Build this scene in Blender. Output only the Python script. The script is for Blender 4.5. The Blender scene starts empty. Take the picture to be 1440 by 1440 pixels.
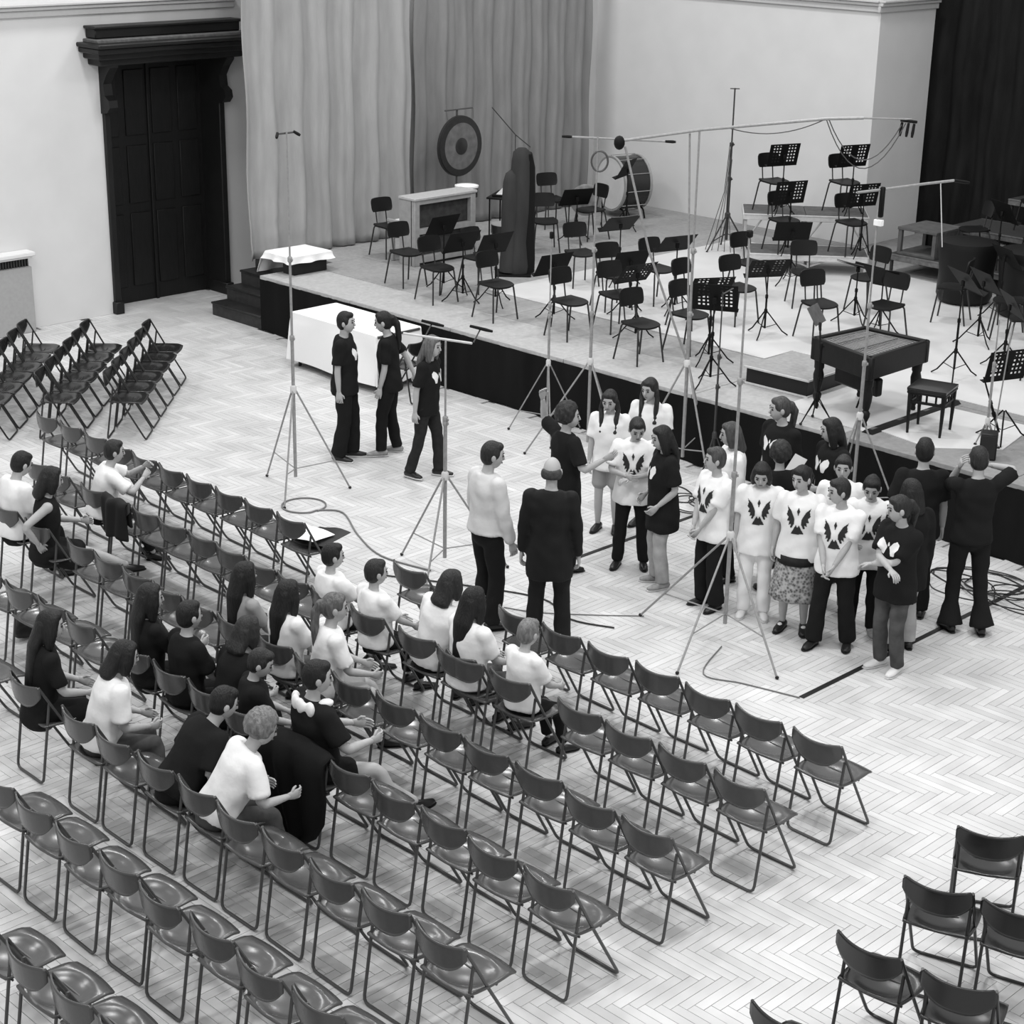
import bpy, math, random
import numpy as np
from mathutils import Vector, Matrix, Quaternion
from mathutils.bvhtree import BVHTree
random.seed(7); RNG = np.random.default_rng(5)
SC = bpy.context.scene; COL = SC.collection
R = math.radians; PI = math.pi

# ------------------------------------------------------------------ camera, light, exposure
cam = bpy.data.cameras.new('camera'); cam.sensor_width = 36; cam.lens = 62.424; cam.clip_end = 200
co = bpy.data.objects.new('camera', cam); COL.objects.link(co); SC.camera = co
PITCH, ROLL, YAW = 0.351230152, -0.0180392265, 2.35685488
_f = Vector((math.cos(YAW)*math.cos(PITCH), math.sin(YAW)*math.cos(PITCH), -math.sin(PITCH)))
_r = Vector((math.sin(YAW), -math.cos(YAW), 0)); _d = _f.cross(_r)
_r2 = _r*math.cos(ROLL)+_d*math.sin(ROLL); _d2 = -_r*math.sin(ROLL)+_d*math.cos(ROLL)
_m = Matrix((_r2, -_d2, -_f)).transposed().to_4x4(); _m.translation = (0, 0, 6.4)
co.matrix_world = _m
SC.view_settings.view_transform = 'Standard'; SC.view_settings.look = 'None'
SC.view_settings.gamma = 1; SC.view_settings.use_curve_mapping = False
SC.view_settings.exposure = 0.5
W = bpy.data.worlds.new('hall_ambient'); SC.world = W; W.use_nodes = True
W.node_tree.nodes['Background'].inputs[0].default_value = (1, 1, 1, 1)
W.node_tree.nodes['Background'].inputs[1].default_value = 0.52
LAMPS = [(-20, 6, 420), (-13, 6, 420), (-6, 6, 620), (-20, 12, 620), (-13, 12, 620), (-6, 12, 680),
         (-20, 19, 520), (-13.5, 19, 520), (-7, 17, 140), (-9, 1, 380), (-2, 7, 420)]
for x, y, p in LAMPS:
    l = bpy.data.lights.new('ceiling_lamp', 'AREA'); l.shape = 'DISK'; l.size = 1.1; l.energy = p*.30
    o = bpy.data.objects.new('ceiling_lamp', l); o.location = (x, y, 10.5); COL.objects.link(o)

# ------------------------------------------------------------------ materials
_M = {}
def mat(name, g, rough=.6, spec=.4, noise=0, nscale=20, bump=0, bscale=60, metal=0, sheen=0, alpha=1, stretch=None):
    if name in _M: return _M[name]
    m = bpy.data.materials.new(name); m.use_nodes = True; nt = m.node_tree; b = nt.nodes['Principled BSDF']
    b.inputs['Base Color'].default_value = (g, g, g, 1); b.inputs['Roughness'].default_value = rough
    b.inputs['Specular IOR Level'].default_value = spec; b.inputs['Metallic'].default_value = metal
    if noise or bump:
        tc = nt.nodes.new('ShaderNodeTexCoord'); mp = nt.nodes.new('ShaderNodeMapping')
        if stretch: mp.inputs['Scale'].default_value = stretch
        nt.links.new(tc.outputs['Object'], mp.inputs[0])
    if noise:
        n = nt.nodes.new('ShaderNodeTexNoise'); n.inputs['Scale'].default_value = nscale; n.inputs['Detail'].default_value = 5
        nt.links.new(mp.outputs[0], n.inputs['Vector'])
        r = nt.nodes.new('ShaderNodeMapRange'); r.inputs[1].default_value = .3; r.inputs[2].default_value = .7
        r.inputs[3].default_value = g*(1-noise); r.inputs[4].default_value = g*(1+noise)
        nt.links.new(n.outputs[0], r.inputs[0]); nt.links.new(r.outputs[0], b.inputs['Base Color'])
    if bump:
        n = nt.nodes.new('ShaderNodeTexNoise'); n.inputs['Scale'].default_value = bscale; n.inputs['Detail'].default_value = 4
        nt.links.new(mp.outputs[0], n.inputs['Vector'])
        u = nt.nodes.new('ShaderNodeBump'); u.inputs['Strength'].default_value = bump; u.inputs['Distance'].default_value = .02
        nt.links.new(n.outputs[0], u.inputs['Height']); nt.links.new(u.outputs[0], b.inputs['Normal'])
    _M[name] = m; return m
def tone_mat(name, lo, hi, rough=.5, spec=.35, noise=.08, nscale=6):
    """colour by a per-face 'tone' attribute: each block of wood has its own shade"""
    m = mat(name, (lo+hi)/2, rough, spec); nt = m.node_tree; b = nt.nodes['Principled BSDF']
    a = nt.nodes.new('ShaderNodeAttribute'); a.attribute_name = 'tone'
    r = nt.nodes.new('ShaderNodeMapRange'); r.inputs[3].default_value = lo; r.inputs[4].default_value = hi
    n = nt.nodes.new('ShaderNodeTexNoise'); n.inputs['Scale'].default_value = nscale; n.inputs['Detail'].default_value = 6
    tc = nt.nodes.new('ShaderNodeTexCoord'); nt.links.new(tc.outputs['Object'], n.inputs['Vector'])
    q = nt.nodes.new('ShaderNodeMapRange'); q.inputs[1].default_value = .3; q.inputs[2].default_value = .7
    q.inputs[3].default_value = 1-noise; q.inputs[4].default_value = 1+noise
    x = nt.nodes.new('ShaderNodeMath'); x.operation = 'MULTIPLY'
    nt.links.new(a.outputs['Fac'], r.inputs[0]); nt.links.new(n.outputs[0], q.inputs[0])
    nt.links.new(r.outputs[0], x.inputs[0]); nt.links.new(q.outputs[0], x.inputs[1]); nt.links.new(x.outputs[0], b.inputs['Base Color'])
    return m

# ------------------------------------------------------------------ mesh tools
class MB:
    def __init__(s): s.v = []; s.f = []; s.n = 0
    def add(s, v, f, M=None):
        v = np.asarray(v, float).reshape(-1, 3)
        if M is not None:
            A = np.array(M); v = v@A[:3, :3].T+A[:3, 3]
        s.v.append(v); s.f += [tuple(i+s.n for i in q) for q in f]; s.n += len(v); return s
    def box(s, c, d, b=.004, M=None):
        h = np.array(d)/2; b = min(b, h.min()*.45); V = []; ix = {}
        for sx in (-1, 1):
            for sy in (-1, 1):
                for sz in (-1, 1):
                    S = np.array((sx, sy, sz))
                    for a in range(3):
                        p = S*h-S*b; p[a] = S[a]*h[a]; ix[(sx, sy, sz, a)] = len(V); V.append(p)
        F = []
        for a in range(3):
            u, w = (a+1) % 3, (a+2) % 3
            for sg in (-1, 1):
                q = []
                for su, sw in ((-1, -1), (1, -1), (1, 1), (-1, 1)):
                    k = [0, 0, 0]; k[a] = sg; k[u] = su; k[w] = sw; q.append(ix[(*k, a)])
                F.append(q if sg > 0 else q[::-1])
            for su in (-1, 1):
                for sw in (-1, 1):
                    k0 = [0, 0, 0]; k0[a] = -1; k0[u] = su; k0[w] = sw; k1 = list(k0); k1[a] = 1
                    q = [ix[(*k0, u)], ix[(*k1, u)], ix[(*k1, w)], ix[(*k0, w)]]
                    F.append(q if su*sw < 0 else q[::-1])
        for sx in (-1, 1):
            for sy in (-1, 1):
                for sz in (-1, 1):
                    q = [ix[(sx, sy, sz, a)] for a in range(3)]; F.append(q if sx*sy*sz > 0 else q[::-1])
        return s.add(np.array(V)+np.array(c), F, M)
    def loft(s, P, rx, ry=None, n=8, up=None, round_ends=False, M=None):
        """closed tube through the points P; elliptical sections rx (along the side axis) and ry"""
        P = np.asarray(P, float); m = len(P); rx = np.broadcast_to(np.asarray(rx, float), (m,)); ry = rx if ry is None else np.broadcast_to(np.asarray(ry, float), (m,))
        T = np.gradient(P, axis=0); T /= np.linalg.norm(T, axis=1)[:, None]+1e-12
        if up is None:
            up = np.array((0, 0, 1.)) if abs(T[0, 2]) < .9 else np.array((0, 1., 0))
        up = np.asarray(up, float)
        if round_ends:
            a, b = P[0]-T[0]*ry[0]*.5, P[-1]+T[-1]*ry[-1]*.5
            P = np.vstack([a, P, b]); T = np.vstack([T[0], T, T[-1]])
            rx = np.r_[rx[0]*.6, rx, rx[-1]*.6]; ry = np.r_[ry[0]*.6, ry, ry[-1]*.6]; m += 2
        ang = np.arange(n)*2*PI/n; V = []; u = up
        for i in range(m):
            u = u-T[i]*u.dot(T[i]); u /= np.linalg.norm(u)+1e-12; w = np.cross(u, T[i])
            V.append(P[i]+np.outer(np.cos(ang)*rx[i], w)+np.outer(np.sin(ang)*ry[i], u))
        F = [(i*n+j, i*n+(j+1) % n, (i+1)*n+(j+1) % n, (i+1)*n+j) for i in range(m-1) for j in range(n)]
        F += [tuple(range(n))[::-1], tuple((m-1)*n+j for j in range(n))]
        return s.add(np.vstack(V), F, M)
    def tube(s, P, r, n=8, bend=0, M=None):
        """round bar along a polyline, corners rounded with radius bend"""
        P = [np.array(p, float) for p in P]
        if bend:
            Q = [P[0]]
            for a, b, c in zip(P, P[1:], P[2:]):
                d0 = (a-b); d1 = (c-b); l0 = np.linalg.norm(d0); l1 = np.linalg.norm(d1); k = min(bend, l0*.45, l1*.45)
                p0 = b+d0/l0*k; p1 = b+d1/l1*k
                Q += [(1-t)**2*p0+2*t*(1-t)*b+t*t*p1 for t in (0, .33, .67, 1)]
            P = Q+[P[-1]]
        return s.loft(P, r, n=n, M=M)
    def lathe(s, prof, n=16, M=None, caps=True):
        prof = np.array(prof, float); m = len(prof); a = np.arange(n)*2*PI/n
        V = np.vstack([np.c_[np.cos(a)*r, np.sin(a)*r, np.full(n, z)] for r, z in prof])
        F = [(i*n+j, i*n+(j+1) % n, (i+1)*n+(j+1) % n, (i+1)*n+j) for i in range(m-1) for j in range(n)]
        if caps: F += [tuple(range(n))[::-1], tuple((m-1)*n+j for j in range(n))]
        else: F += [((m-1)*n+j, (m-1)*n+(j+1) % n, (j+1) % n, j) for j in range(n)]
        return s.add(V, F, M)
    def sheet(s, X, thick, normal=None, hole=None, M=None):
        """grid X[i,j] of points made into a slab of the given thickness; hole(i,j) drops cells"""
        X = np.asarray(X, float); a, b, _ = X.shape
        if normal is None:
            du = np.gradient(X, axis=0); dv = np.gradient(X, axis=1); N = np.cross(du, dv); N /= np.linalg.norm(N, axis=2)[:, :, None]+1e-12
        else: N = np.broadcast_to(np.array(normal, float), X.shape)
        V = np.vstack([(X+N*thick/2).reshape(-1, 3), (X-N*thick/2).reshape(-1, 3)]); o = a*b; F = []
        keep = np.ones((a-1, b-1), bool)
        if hole:
            for i in range(a-1):
                for j in range(b-1): keep[i, j] = not hole(i, j)
        I = lambda i, j: i*b+j
        for i in range(a-1):
            for j in range(b-1):
                if not keep[i, j]: continue
                q = (I(i, j), I(i+1, j), I(i+1, j+1), I(i, j+1)); F += [q, tuple(k+o for k in q[::-1])]
                for di, dj, e0, e1 in ((-1, 0, q[3], q[0]), (1, 0, q[1], q[2]), (0, -1, q[0], q[1]), (0, 1, q[2], q[3])):
                    ii, jj = i+di, j+dj
                    if not (0 <= ii < a-1 and 0 <= jj < b-1) or not keep[ii, jj]: F.append((e0, e0+o, e1+o, e1))
        return s.add(V, F, M)
    def prism(s, pts, z0, z1, M=None):
        n = len(pts); V = [(x, y, z0) for x, y in pts]+[(x, y, z1) for x, y in pts]
        F = [tuple(range(n))[::-1], tuple(range(n, 2*n))]+[(i, (i+1) % n, n+(i+1) % n, n+i) for i in range(n)]
        return s.add(V, F, M)
    def ell(s, c, r, n=14, m=9, M=None):
        th = np.linspace(0.08, PI-.08, m); ph = np.arange(n)*2*PI/n
        V = np.vstack([np.c_[np.sin(t)*np.cos(ph), np.sin(t)*np.sin(ph), np.full(n, np.cos(t))] for t in th])*np.array(r)
        if np.ndim(c) == 2: V = V@np.array(c)[:3, :3].T; c = np.array(c)[:3, 3]
        F = [(i*n+j, (i+1)*n+j, (i+1)*n+(j+1) % n, i*n+(j+1) % n) for i in range(m-1) for j in range(n)]
        F += [tuple(range(n)), tuple((m-1)*n+j for j in range(n))[::-1]]
        return s.add(V+np.array(c), F, M)
    def mesh(s, name, m, smooth=True, sharp=40):
        me = bpy.data.meshes.new(name); V = np.vstack(s.v)
        me.from_pydata(V.tolist(), [], s.f)
        if m is not None: me.materials.append(m)
        if smooth:
            me.polygons.foreach_set('use_smooth', np.ones(len(me.polygons), bool))
            if sharp < 180: me.set_sharp_from_angle(angle=R(sharp))
        me.update(); return me
    def build(s, name, m, parent=None, **k):
        return link(name, s.mesh(name, m, **k), parent)
def link(name, me, parent=None):
    o = bpy.data.objects.new(name, me); COL.objects.link(o)
    if parent is not None: o.parent = parent
    return o
def tag(o, label=None, cat=None, group=None, kind=None):
    if label: o['label'] = label
    if cat: o['category'] = cat
    if group: o['group'] = group
    if kind: o['kind'] = kind
    return o
def thing(name, label, cat, loc=(0, 0, 0), head=None, group=None):
    """Empty at the base; head = compass heading in degrees of the thing's own +Y"""
    o = bpy.data.objects.new(name, None); COL.objects.link(o); o.empty_display_size = .2; o.location = loc
    if head is not None: o.rotation_euler.z = R(head-90)
    return tag(o, label, cat, group)
def dup(src, label, loc, head, group=None):
    r = src.copy(); COL.objects.link(r); r.location = loc; r.rotation_euler.z = R(head-90)
    r['label'] = label
    if group: r['group'] = group
    for ch in src.children:
        c = ch.copy(); COL.objects.link(c); c.parent = r
        for g in ch.children:
            d = g.copy(); COL.objects.link(d); d.parent = c
    return r
def rot(axis, deg, loc=(0, 0, 0)):
    m = Matrix.Rotation(R(deg), 4, axis); m.translation = loc; return m
ORD = ['', 'first', 'second', 'third', 'fourth', 'fifth', 'sixth', 'seventh', 'eighth', 'ninth', 'tenth', 'eleventh', 'twelfth', 'thirteenth', 'fourteenth', 'fifteenth',
       'sixteenth', 'seventeenth', 'eighteenth', 'nineteenth', 'twentieth', 'twenty-first', 'twenty-second']

# ------------------------------------------------------------------ the setting
M_wall = mat('wall_plaster', .66, .85, .2, noise=.03, nscale=2, bump=.08, bscale=90)
M_trim = mat('painted_moulding', .52, .6, .3, noise=.03)
M_black = mat('black_paint', .011, .45, .3, noise=.15, nscale=8)
M_door = mat('stained_door_wood', .010, .5, .3, noise=.25, nscale=6, stretch=(8, 8, 1))
M_cloth = mat('table_linen', .85, .9, .1, bump=.15, bscale=12)
M_parquet = tone_mat('parquet_oak', .525, .645, .36, .4, noise=.11, nscale=2.2)
M_gap = mat('parquet_joint', .47, .8)
XW, YB, YS, ZS = -22.4, 23.45, 15.0, .8          # door wall, back wall, stage front, stage height

fl = MB().box((-12.5, 8, -.07), (25, 34, .1), .001).build('floor', M_gap); tag(fl, kind='structure')
fl['label'] = 'pale herringbone parquet floor'
# herringbone parquet: blocks along x and y, each with its own edges, tone and height
BL, BWD, BT = .42, .07, .012
def block_list():
    out = []; n = int(round(BL/BWD))
    for i in range(38, 236):
        for j in range(-50, 2):
            x, y = i*BWD+j*2*BL, i*BWD
            out.append((x, y, BL, BWD)); out.append((x+BL, y+BWD-BL, BWD, BL))
    return out
def lens(x, y, z=0):
    v = Vector((x, y, z))-co.location; d = v.dot(_f); return v.dot(_r2)/d, v.dot(_d2)/d, v.length
def in_floor(x, y):
    if not (-23.1 < x < -2.6 and 3.0 < y < 16.2): return False
    if y > 15.0 and x > -20.1: return False
    if x < XW and not (14.1 < y < 16): return False
    # seen by the lens, with a metre to spare
    a, b, _ = lens(x, y); return abs(a) < .325 and -.36 < b < .335
blk = []
for x, y, w, h in block_list():
    cx, cy = x+w/2, y+h/2
    if in_floor(cx, cy):
        a, b, dist = lens(cx, cy); blk.append((dist+(0 if abs(a) < .28 and b < .28 else 99), cx, cy, w, h))
blk.sort(); blk = [q[1:] for q in blk]
def block_arrays(L):
    V = []; F = []; T = []
    for k, (cx, cy, w, h) in enumerate(L):
        a, b = w/2-.0007, h/2-.0007; z = float(RNG.uniform(-.0012, 0)); e = .0015; o = len(V)
        V += [(cx-a, cy-b, -BT), (cx+a, cy-b, -BT), (cx+a, cy+b, -BT), (cx-a, cy+b, -BT), (cx-a+e, cy-b+e, z), (cx+a-e, cy-b+e, z), (cx+a-e, cy+b-e, z), (cx-a+e, cy+b-e, z)]
        F += [(o+4, o+5, o+6, o+7)]+[(o+i, o+(i+1) % 4, o+4+(i+1) % 4, o+4+i) for i in range(4)]
        T += [float(np.clip(RNG.normal(.5, .26), 0, 1))]*5
    return V, F, T
def tone_mesh(name, V, F, T, m):
    me = bpy.data.meshes.new(name); me.from_pydata(V, [], F); me.materials.append(m)
    at = me.attributes.new('tone', 'FLOAT', 'FACE'); at.data.foreach_set('value', np.array(T, 'f')); return me
V, F, T = block_arrays(blk[300:])
o = link('parquet_blocks', tone_mesh('parquet_blocks', V, F, T, M_parquet), fl); tag(o, kind='stuff')
# the 300 nearest blocks: one object each, eight tones per direction shared between them
for_dir = {}
for dr, (w, h) in {'x': (BL, BWD), 'y': (BWD, BL)}.items():
    for t in range(8):
        V, F, T = block_arrays([(0, 0, w, h)]); for_dir[dr, t] = tone_mesh('parquet_block', V, F, [.15+.1*t]*5, M_parquet)
for cx, cy, w, h in blk[:300]:
    o = link('parquet_block', for_dir['x' if w > h else 'y', random.randrange(8)], fl); o.location = (cx, cy, 0)
# black tape lines on the parquet
M_tape = mat('black_tape', .012, .5)
for x, y0, y1 in ((-7.62, 11.0, 14.6), (-11.0, 11.55, 14.9)):
    tag(MB().box((x, (y0+y1)/2, .0025), (.05, y1-y0, .004), .001).build('floor_tape', M_tape),
        'black tape line on the parquet, ' + ('the right one, running out in front of the singers' if x > -9 else 'the left one, passing by the arm-raising woman'), 'tape')

# walls
def wall(name, bm, m=M_wall): return tag(bm.build(name, m, smooth=False), kind='structure')
D0, D1, DZ = 14.03, 15.98, 3.62                                   # door opening
w = MB(); w.box((XW-.3, (-8+D0)/2, 3.2), (.6, D0+8, 6.4), .002); w.box((XW-.3, (D1+YB+.6)/2, 3.2), (.6, YB-D1+.6, 6.4), .002)
w.box((XW-.3, (D0+D1)/2, (DZ+6.4)/2), (.6, D1-D0, 6.4-DZ), .002); wall('wall_left', w)
wall('wall_back', MB().box((-19.5, YB+.75, 3.2), (7.4, 1.5, 6.4), .002))
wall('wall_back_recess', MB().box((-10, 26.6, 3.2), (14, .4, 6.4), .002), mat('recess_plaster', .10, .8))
wall('wall_stage_side', MB().box((-21.75, 20.1, 3.2), (.3, 7.6, 6.4), .002))
# moulded ledges
def ledge(n, p0, p1, axis, z, out):
    b = MB(); 
    for dz, hh, dp in ((0, .09, .05), (.07, .05, .09), (.115, .035, .13)):
        if axis == 'y': b.box((p0[0]+out*dp/2, (p0[1]+p1[1])/2, z+dz), (dp, p1[1]-p0[1], hh), .008)
        else: b.box(((p0[0]+p1[0])/2, p0[1]+out*dp/2, z+dz), (p1[0]-p0[0], dp, hh), .008)
    tag(b.build(n, M_trim), kind='structure')
ledge('trim_1', (XW, -8), (XW, 16.3), 'y', 4.34, 1)
ledge('trim_2', (-21.6, YB), (-15.78, YB), 'x', 4.40, -1)
ledge('trim_3', (-15.8, YB-.1), (-15.8, YB+1.5), 'y', 4.40, 1)

# the tall black door: leaves in the reveal, casing, corbels and cornice
dr = tag(MB().box((XW-.46, (D0+D1)/2, DZ/2), (.06, D1-D0, DZ), .004).build('door_1', M_door), kind='structure')
for k, y in enumerate(np.linspace(D0+.28, D1-.28, 4)):
    for z0, z1 in ((.25, 1.35), (1.5, 2.35), (2.5, 3.45)):
        MB().box((XW-.42, y, (z0+z1)/2), (.03, .34, z1-z0), .012).build('door_panel', M_door, dr)
MB().box((XW-.41, (D0+D1)/2, DZ/2), (.04, .05, DZ), .008).build('meeting_rail', M_door, dr)
b = MB()
for y in (D0-.02, D1+.02): b.box((XW-.2, y, DZ/2), (.52, .1, DZ), .01); b.box((XW-.17, y, .09), (.55, .14, .18), .01)
b.box((XW-.2, (D0+D1)/2, DZ+.05), (.5, D1-D0+.12, .1), .01); b.build('door_casing', M_black, dr)
for y in (D0-.02, D1+.03):
    pts = [(0, 0), (.16, .02), (.24, .10), (.22, .2), (.12, .26), (.10, .42), (.2, .56), (.3, .66), (.3, .74), (0, .74)]
    m4 = Matrix(((1, 0, 0, XW), (0, 0, 1, y-.07), (0, 1, 0, 2.92), (0, 0, 0, 1)))
    MB().prism(pts, 0, .14, m4).build('corbel', M_black, dr, smooth=False)
b = MB(); Ym = (D0+D1)/2; L = D1-D0
for z, hh, dp, ex in ((3.66, .1, .34, .5), (3.75, .09, .44, .64), (3.83, .08, .54, .78), (3.90, .06, .60, .84)):
    b.box((XW+dp/2-.02, Ym, z), (dp, L+ex, hh), .015)
b.build('cornice', M_black, dr)
M_grey_ledge = mat('grey_ledge', .10, .8, noise=.3)  # mottled grey, lighter than the black cornice around it
b = MB(); b.box((XW+.18, Ym, 3.95), (.4, L+.62, .05), .01); b.build('cornice_top', M_grey_ledge, dr)
b = MB(); b.box((XW+.12, Ym, 4.05), (.26, L+.52, .14), .015); b.box((XW+.14, Ym, 4.13), (.32, L+.58, .04), .01); b.build('cornice_crest', M_black, dr)

# radiator cabinet at the left edge
rc = thing('radiator_cabinet', 'pale radiator cabinet with a dark grille slot against the left wall', 'cabinet', (XW+.035, 11.6, 0))
MB().box((.08, 0, .47), (.16, 1.9, .94), .008).build('body', mat('cabinet_paint', .36, .6, noise=.05), rc)
b = MB(); b.box((.09, 0, 1.12), (.24, 2.0, .06), .012); b.box((.08, 0, 1.075), (.18, 1.94, .03), .006); b.build('top', mat('cabinet_top', .75, .5), rc)
MB().box((.045, 0, 1.0), (.09, 1.86, .13), .003).build('grille_back', M_black, rc)
b = MB()
for k in range(44): b.box((.10, -.92+k*.0428, 1.0), (.02, .016, .12), .002)
tag(b.build('grille_bars', mat('grille_metal', .05, .5), rc), kind='stuff')

# ------------------------------------------------------------------ stage
SX0, SX1 = -20.2, -3.0
st = tag(MB().box(((SX0+SX1)/2, (YS+26.3)/2+.02, .37), (SX1-SX0, 26.3-YS-.06, .74), .004).build('floor_stage', M_black), kind='structure')
st['label'] = 'raised black stage with grey carpeted deck panels'
M_skirt = mat('stage_skirt_cloth', .0085, .9, .1, noise=.25, nscale=3, stretch=(1, 1, .2))
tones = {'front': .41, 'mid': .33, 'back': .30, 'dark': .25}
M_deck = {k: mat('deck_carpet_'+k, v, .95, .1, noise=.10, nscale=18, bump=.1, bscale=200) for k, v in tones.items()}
s2 = MB().box((-20.9, 21.3, .37), (1.4, 9.9, .74), .004).build('floor_stage_side', M_black); tag(s2, kind='structure')
MB().box((-20.9, 21.3, ZS-.025), (1.39, 9.9, .05), .004).build('deck_panel', M_deck['back'], s2)
yy = np.linspace(SX0, SX1, 300); zz = np.linspace(.005, .755, 4)
X = np.array([[(x, YS+.012*math.sin(x*9)+.006*math.sin(x*23), z) for z in zz] for x in yy])
MB().sheet(X, .006).build('stage_skirt', M_skirt, st)
xs = np.arange(SX0, SX1-.1, 2.0); ys = np.r_[YS, np.arange(YS+.92, 26.3, 1.0)]; proto = {}
for x in xs:
    for y0, y1 in zip(ys[:-1], ys[1:]):
        wx, wy = min(2.0, SX1-x), y1-y0
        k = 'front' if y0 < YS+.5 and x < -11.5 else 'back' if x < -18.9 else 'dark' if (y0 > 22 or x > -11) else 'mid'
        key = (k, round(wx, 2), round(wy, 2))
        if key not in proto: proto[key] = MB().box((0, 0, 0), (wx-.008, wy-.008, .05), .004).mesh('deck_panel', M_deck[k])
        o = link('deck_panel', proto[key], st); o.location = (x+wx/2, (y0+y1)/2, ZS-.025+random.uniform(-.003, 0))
# white dance-floor sheets on the deck
M_sheet = mat('white_floor_sheet', .62, .55, .35, noise=.07, nscale=1.6)
p1 = [(-17.4, 16.85), (-12.6, 16.85), (-12.6, 17.4), (-11.25, 17.4), (-11.25, 15.35), (-10.08, 15.3), (-10.08, 17.1), (-5, 17.05), (-5, 22.0), (-13, 22.0), (-17.4, 22.35)]
p2 = [(-9.97, 15.45), (-9.3, 15.33), (-8.75, 15.85), (-8.95, 16.8), (-9.97, 16.75)]
tag(MB().prism(p1, ZS, ZS+.008).build('floor_sheet', M_sheet, smooth=False), 'large white floor sheet spread over the middle of the stage', 'floor sheet', 'white sheets on the stage')
tag(MB().prism(p2, ZS, ZS+.008).build('floor_sheet', M_sheet, smooth=False), 'small white floor sheet under the carved stool at the stage edge', 'floor sheet', 'white sheets on the stage')
# steps at the left end of the stage
sp = thing('stage_steps', 'dark wooden steps up the left end of the stage', 'steps', (-20.81, YS, 0))
M_step = mat('step_wood', .016, .5, noise=.3, nscale=10); M_stepf = mat('step_riser', .03, .7, noise=.3, nscale=14)
for k in range(4):
    z1 = .2*(k+1); y0 = .02+.27*k
    MB().box((0, (y0+1.3)/2, z1-.11), (1.2, 1.3-y0, .19), .004).build('riser', M_stepf, sp)
    MB().box((0, y0+.15, z1-.015), (1.21, .34, .03), .006).build('tread', M_step, sp)
# low table at the head of the steps
lt = thing('low_table', 'low white-clothed table at the left end of the stage', 'table', (-20.14, 15.66, ZS))
MB().box((.15, 0, .12), (.26, .6, .24), .006).build('base', M_black, lt)
MB().box((0, 0, .255), (.6, .72, .03), .006).build('tabletop', M_black, lt)
# cloth: top sheet with skirt drooping at the left and front left
def cloth(nx, ny, hx, hy, z, drop, seed=0, wave=.03):
    g = np.zeros((nx, ny, 3)); rr = np.random.default_rng(seed)
    us = np.linspace(-1, 1, nx)*(hx+drop[0]); vs = np.linspace(-1, 1, ny)*(hy+drop[0])
    for i, u in enumerate(us):
        for j, v in enumerate(vs):
            ex = max(0, abs(u)-hx); ey = max(0, abs(v)-hy)
            x = math.copysign(min(abs(u), hx), u); y = math.copysign(min(abs(v), hy), v)
            e = max(ex, ey); ph = math.atan2(v/hy, u/hx)*9
            fl = .008+.045*(e/max(drop[0], .01))*(1+.7*math.sin(ph+seed))*min(1, e*8) if e > 0 else 0
            if ex > 0: x += math.copysign(fl*(.35+.65*ex/(ex+ey)), u)
            if ey > 0: y += math.copysign(fl*(.35+.65*ey/(ex+ey)), v)
            zz = z-e*.98+(.004*math.sin(u*7)*math.sin(v*6) if e == 0 else 0)
            g[i, j] = (x, y, zz)
    return g
g = cloth(44, 44, .31, .37, .276, (.10,), 3); g[:12, :, 2] = np.where(g[:12, :, 0] < -.3, .276-(.276-g[:12, :, 2])*3.2, g[:12, :, 2]); g[:12, :, 0] -= np.maximum(0, .27-g[:12, :, 2])*.25
c = MB().sheet(g, .006).build('tablecloth', M_cloth); c.location = lt.location; tag(c, 'white cloth over the low table on the stage', 'tablecloth')
# long white-clothed table on the floor below the stage
tb = thing('long_table', 'long table under a white cloth in front of the stage', 'table', (-17.52, 14.53, 0))
MB().box((0, 0, .72), (1.76, .72, .035), .006).build('tabletop', mat('table_wood', .08, .5, noise=.2), tb)
for sx in (-.8, .8):
    for sy in (-.3, .3): MB().loft([(sx, sy, 0), (sx, sy, .72)], .022).build('leg', M_black, tb)
c = MB().sheet(cloth(110, 80, .86, .38, .745, (.66,), 2), .006).build('tablecloth', M_cloth); c.location = tb.location
tag(c, 'long white cloth hanging over the table by the stage front', 'tablecloth')

# curtains
def curtain(y0, y1, x, ztop, zbot, amp, wl, seed, n=400, m=40, wr=0):
    rr = np.random.default_rng(seed); ph = rr.uniform(0, 6, 8); X = np.zeros((n, m, 3))
    for i in range(n):
        t = i/(n-1); y = y0+(y1-y0)*t
        f = math.sin(2*PI*y/wl+.8*math.sin(y*1.7+ph[0])+ph[1])*.7+.35*math.sin(2*PI*y/(wl*.47)+ph[2]+.6*math.sin(y*2.9))
        for j in range(m):
            s = j/(m-1); z = ztop+(zbot-ztop)*s
            k = .55+.45*s; lo = max(0, (1.9-z)/1.9)
            dx = amp*f*k+wr*lo*(math.sin(z*19+3*math.sin(y*2.1+ph[3])+y*1.3)*.6+math.sin(z*31+y*5+ph[4])*.3)*(.5+.5*math.sin(y*3.1+ph[5]))
            X[i, j] = (x+dx, y+.02*math.sin(z*3+y*4), z)
    return X
M_cur1 = mat('curtain_light_fabric', .36, .95, .1, noise=.10, nscale=5, bump=.3, bscale=25, stretch=(1, 1, .25))
M_cur2 = mat('curtain_grey_fabric', .235, .95, .1, noise=.12, nscale=5, bump=.3, bscale=25, stretch=(1, 1, .25))
M_cur3 = mat('curtain_black_fabric', .016, .95, .1, noise=.3, nscale=5, bump=.3, bscale=25, stretch=(1, 1, .25))
def mk_curtain(X, m, label):
    o = MB().sheet(X, .012).build('curtain', m, sharp=180); return tag(o, label, 'curtain')
mk_curtain(curtain(15.4, 18.58, -20.98, 6.0, .82, .075, .52, 1, wr=.05), M_cur1, 'pale grey curtain from the black door to the seam, crumpled at the bottom')
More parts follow.
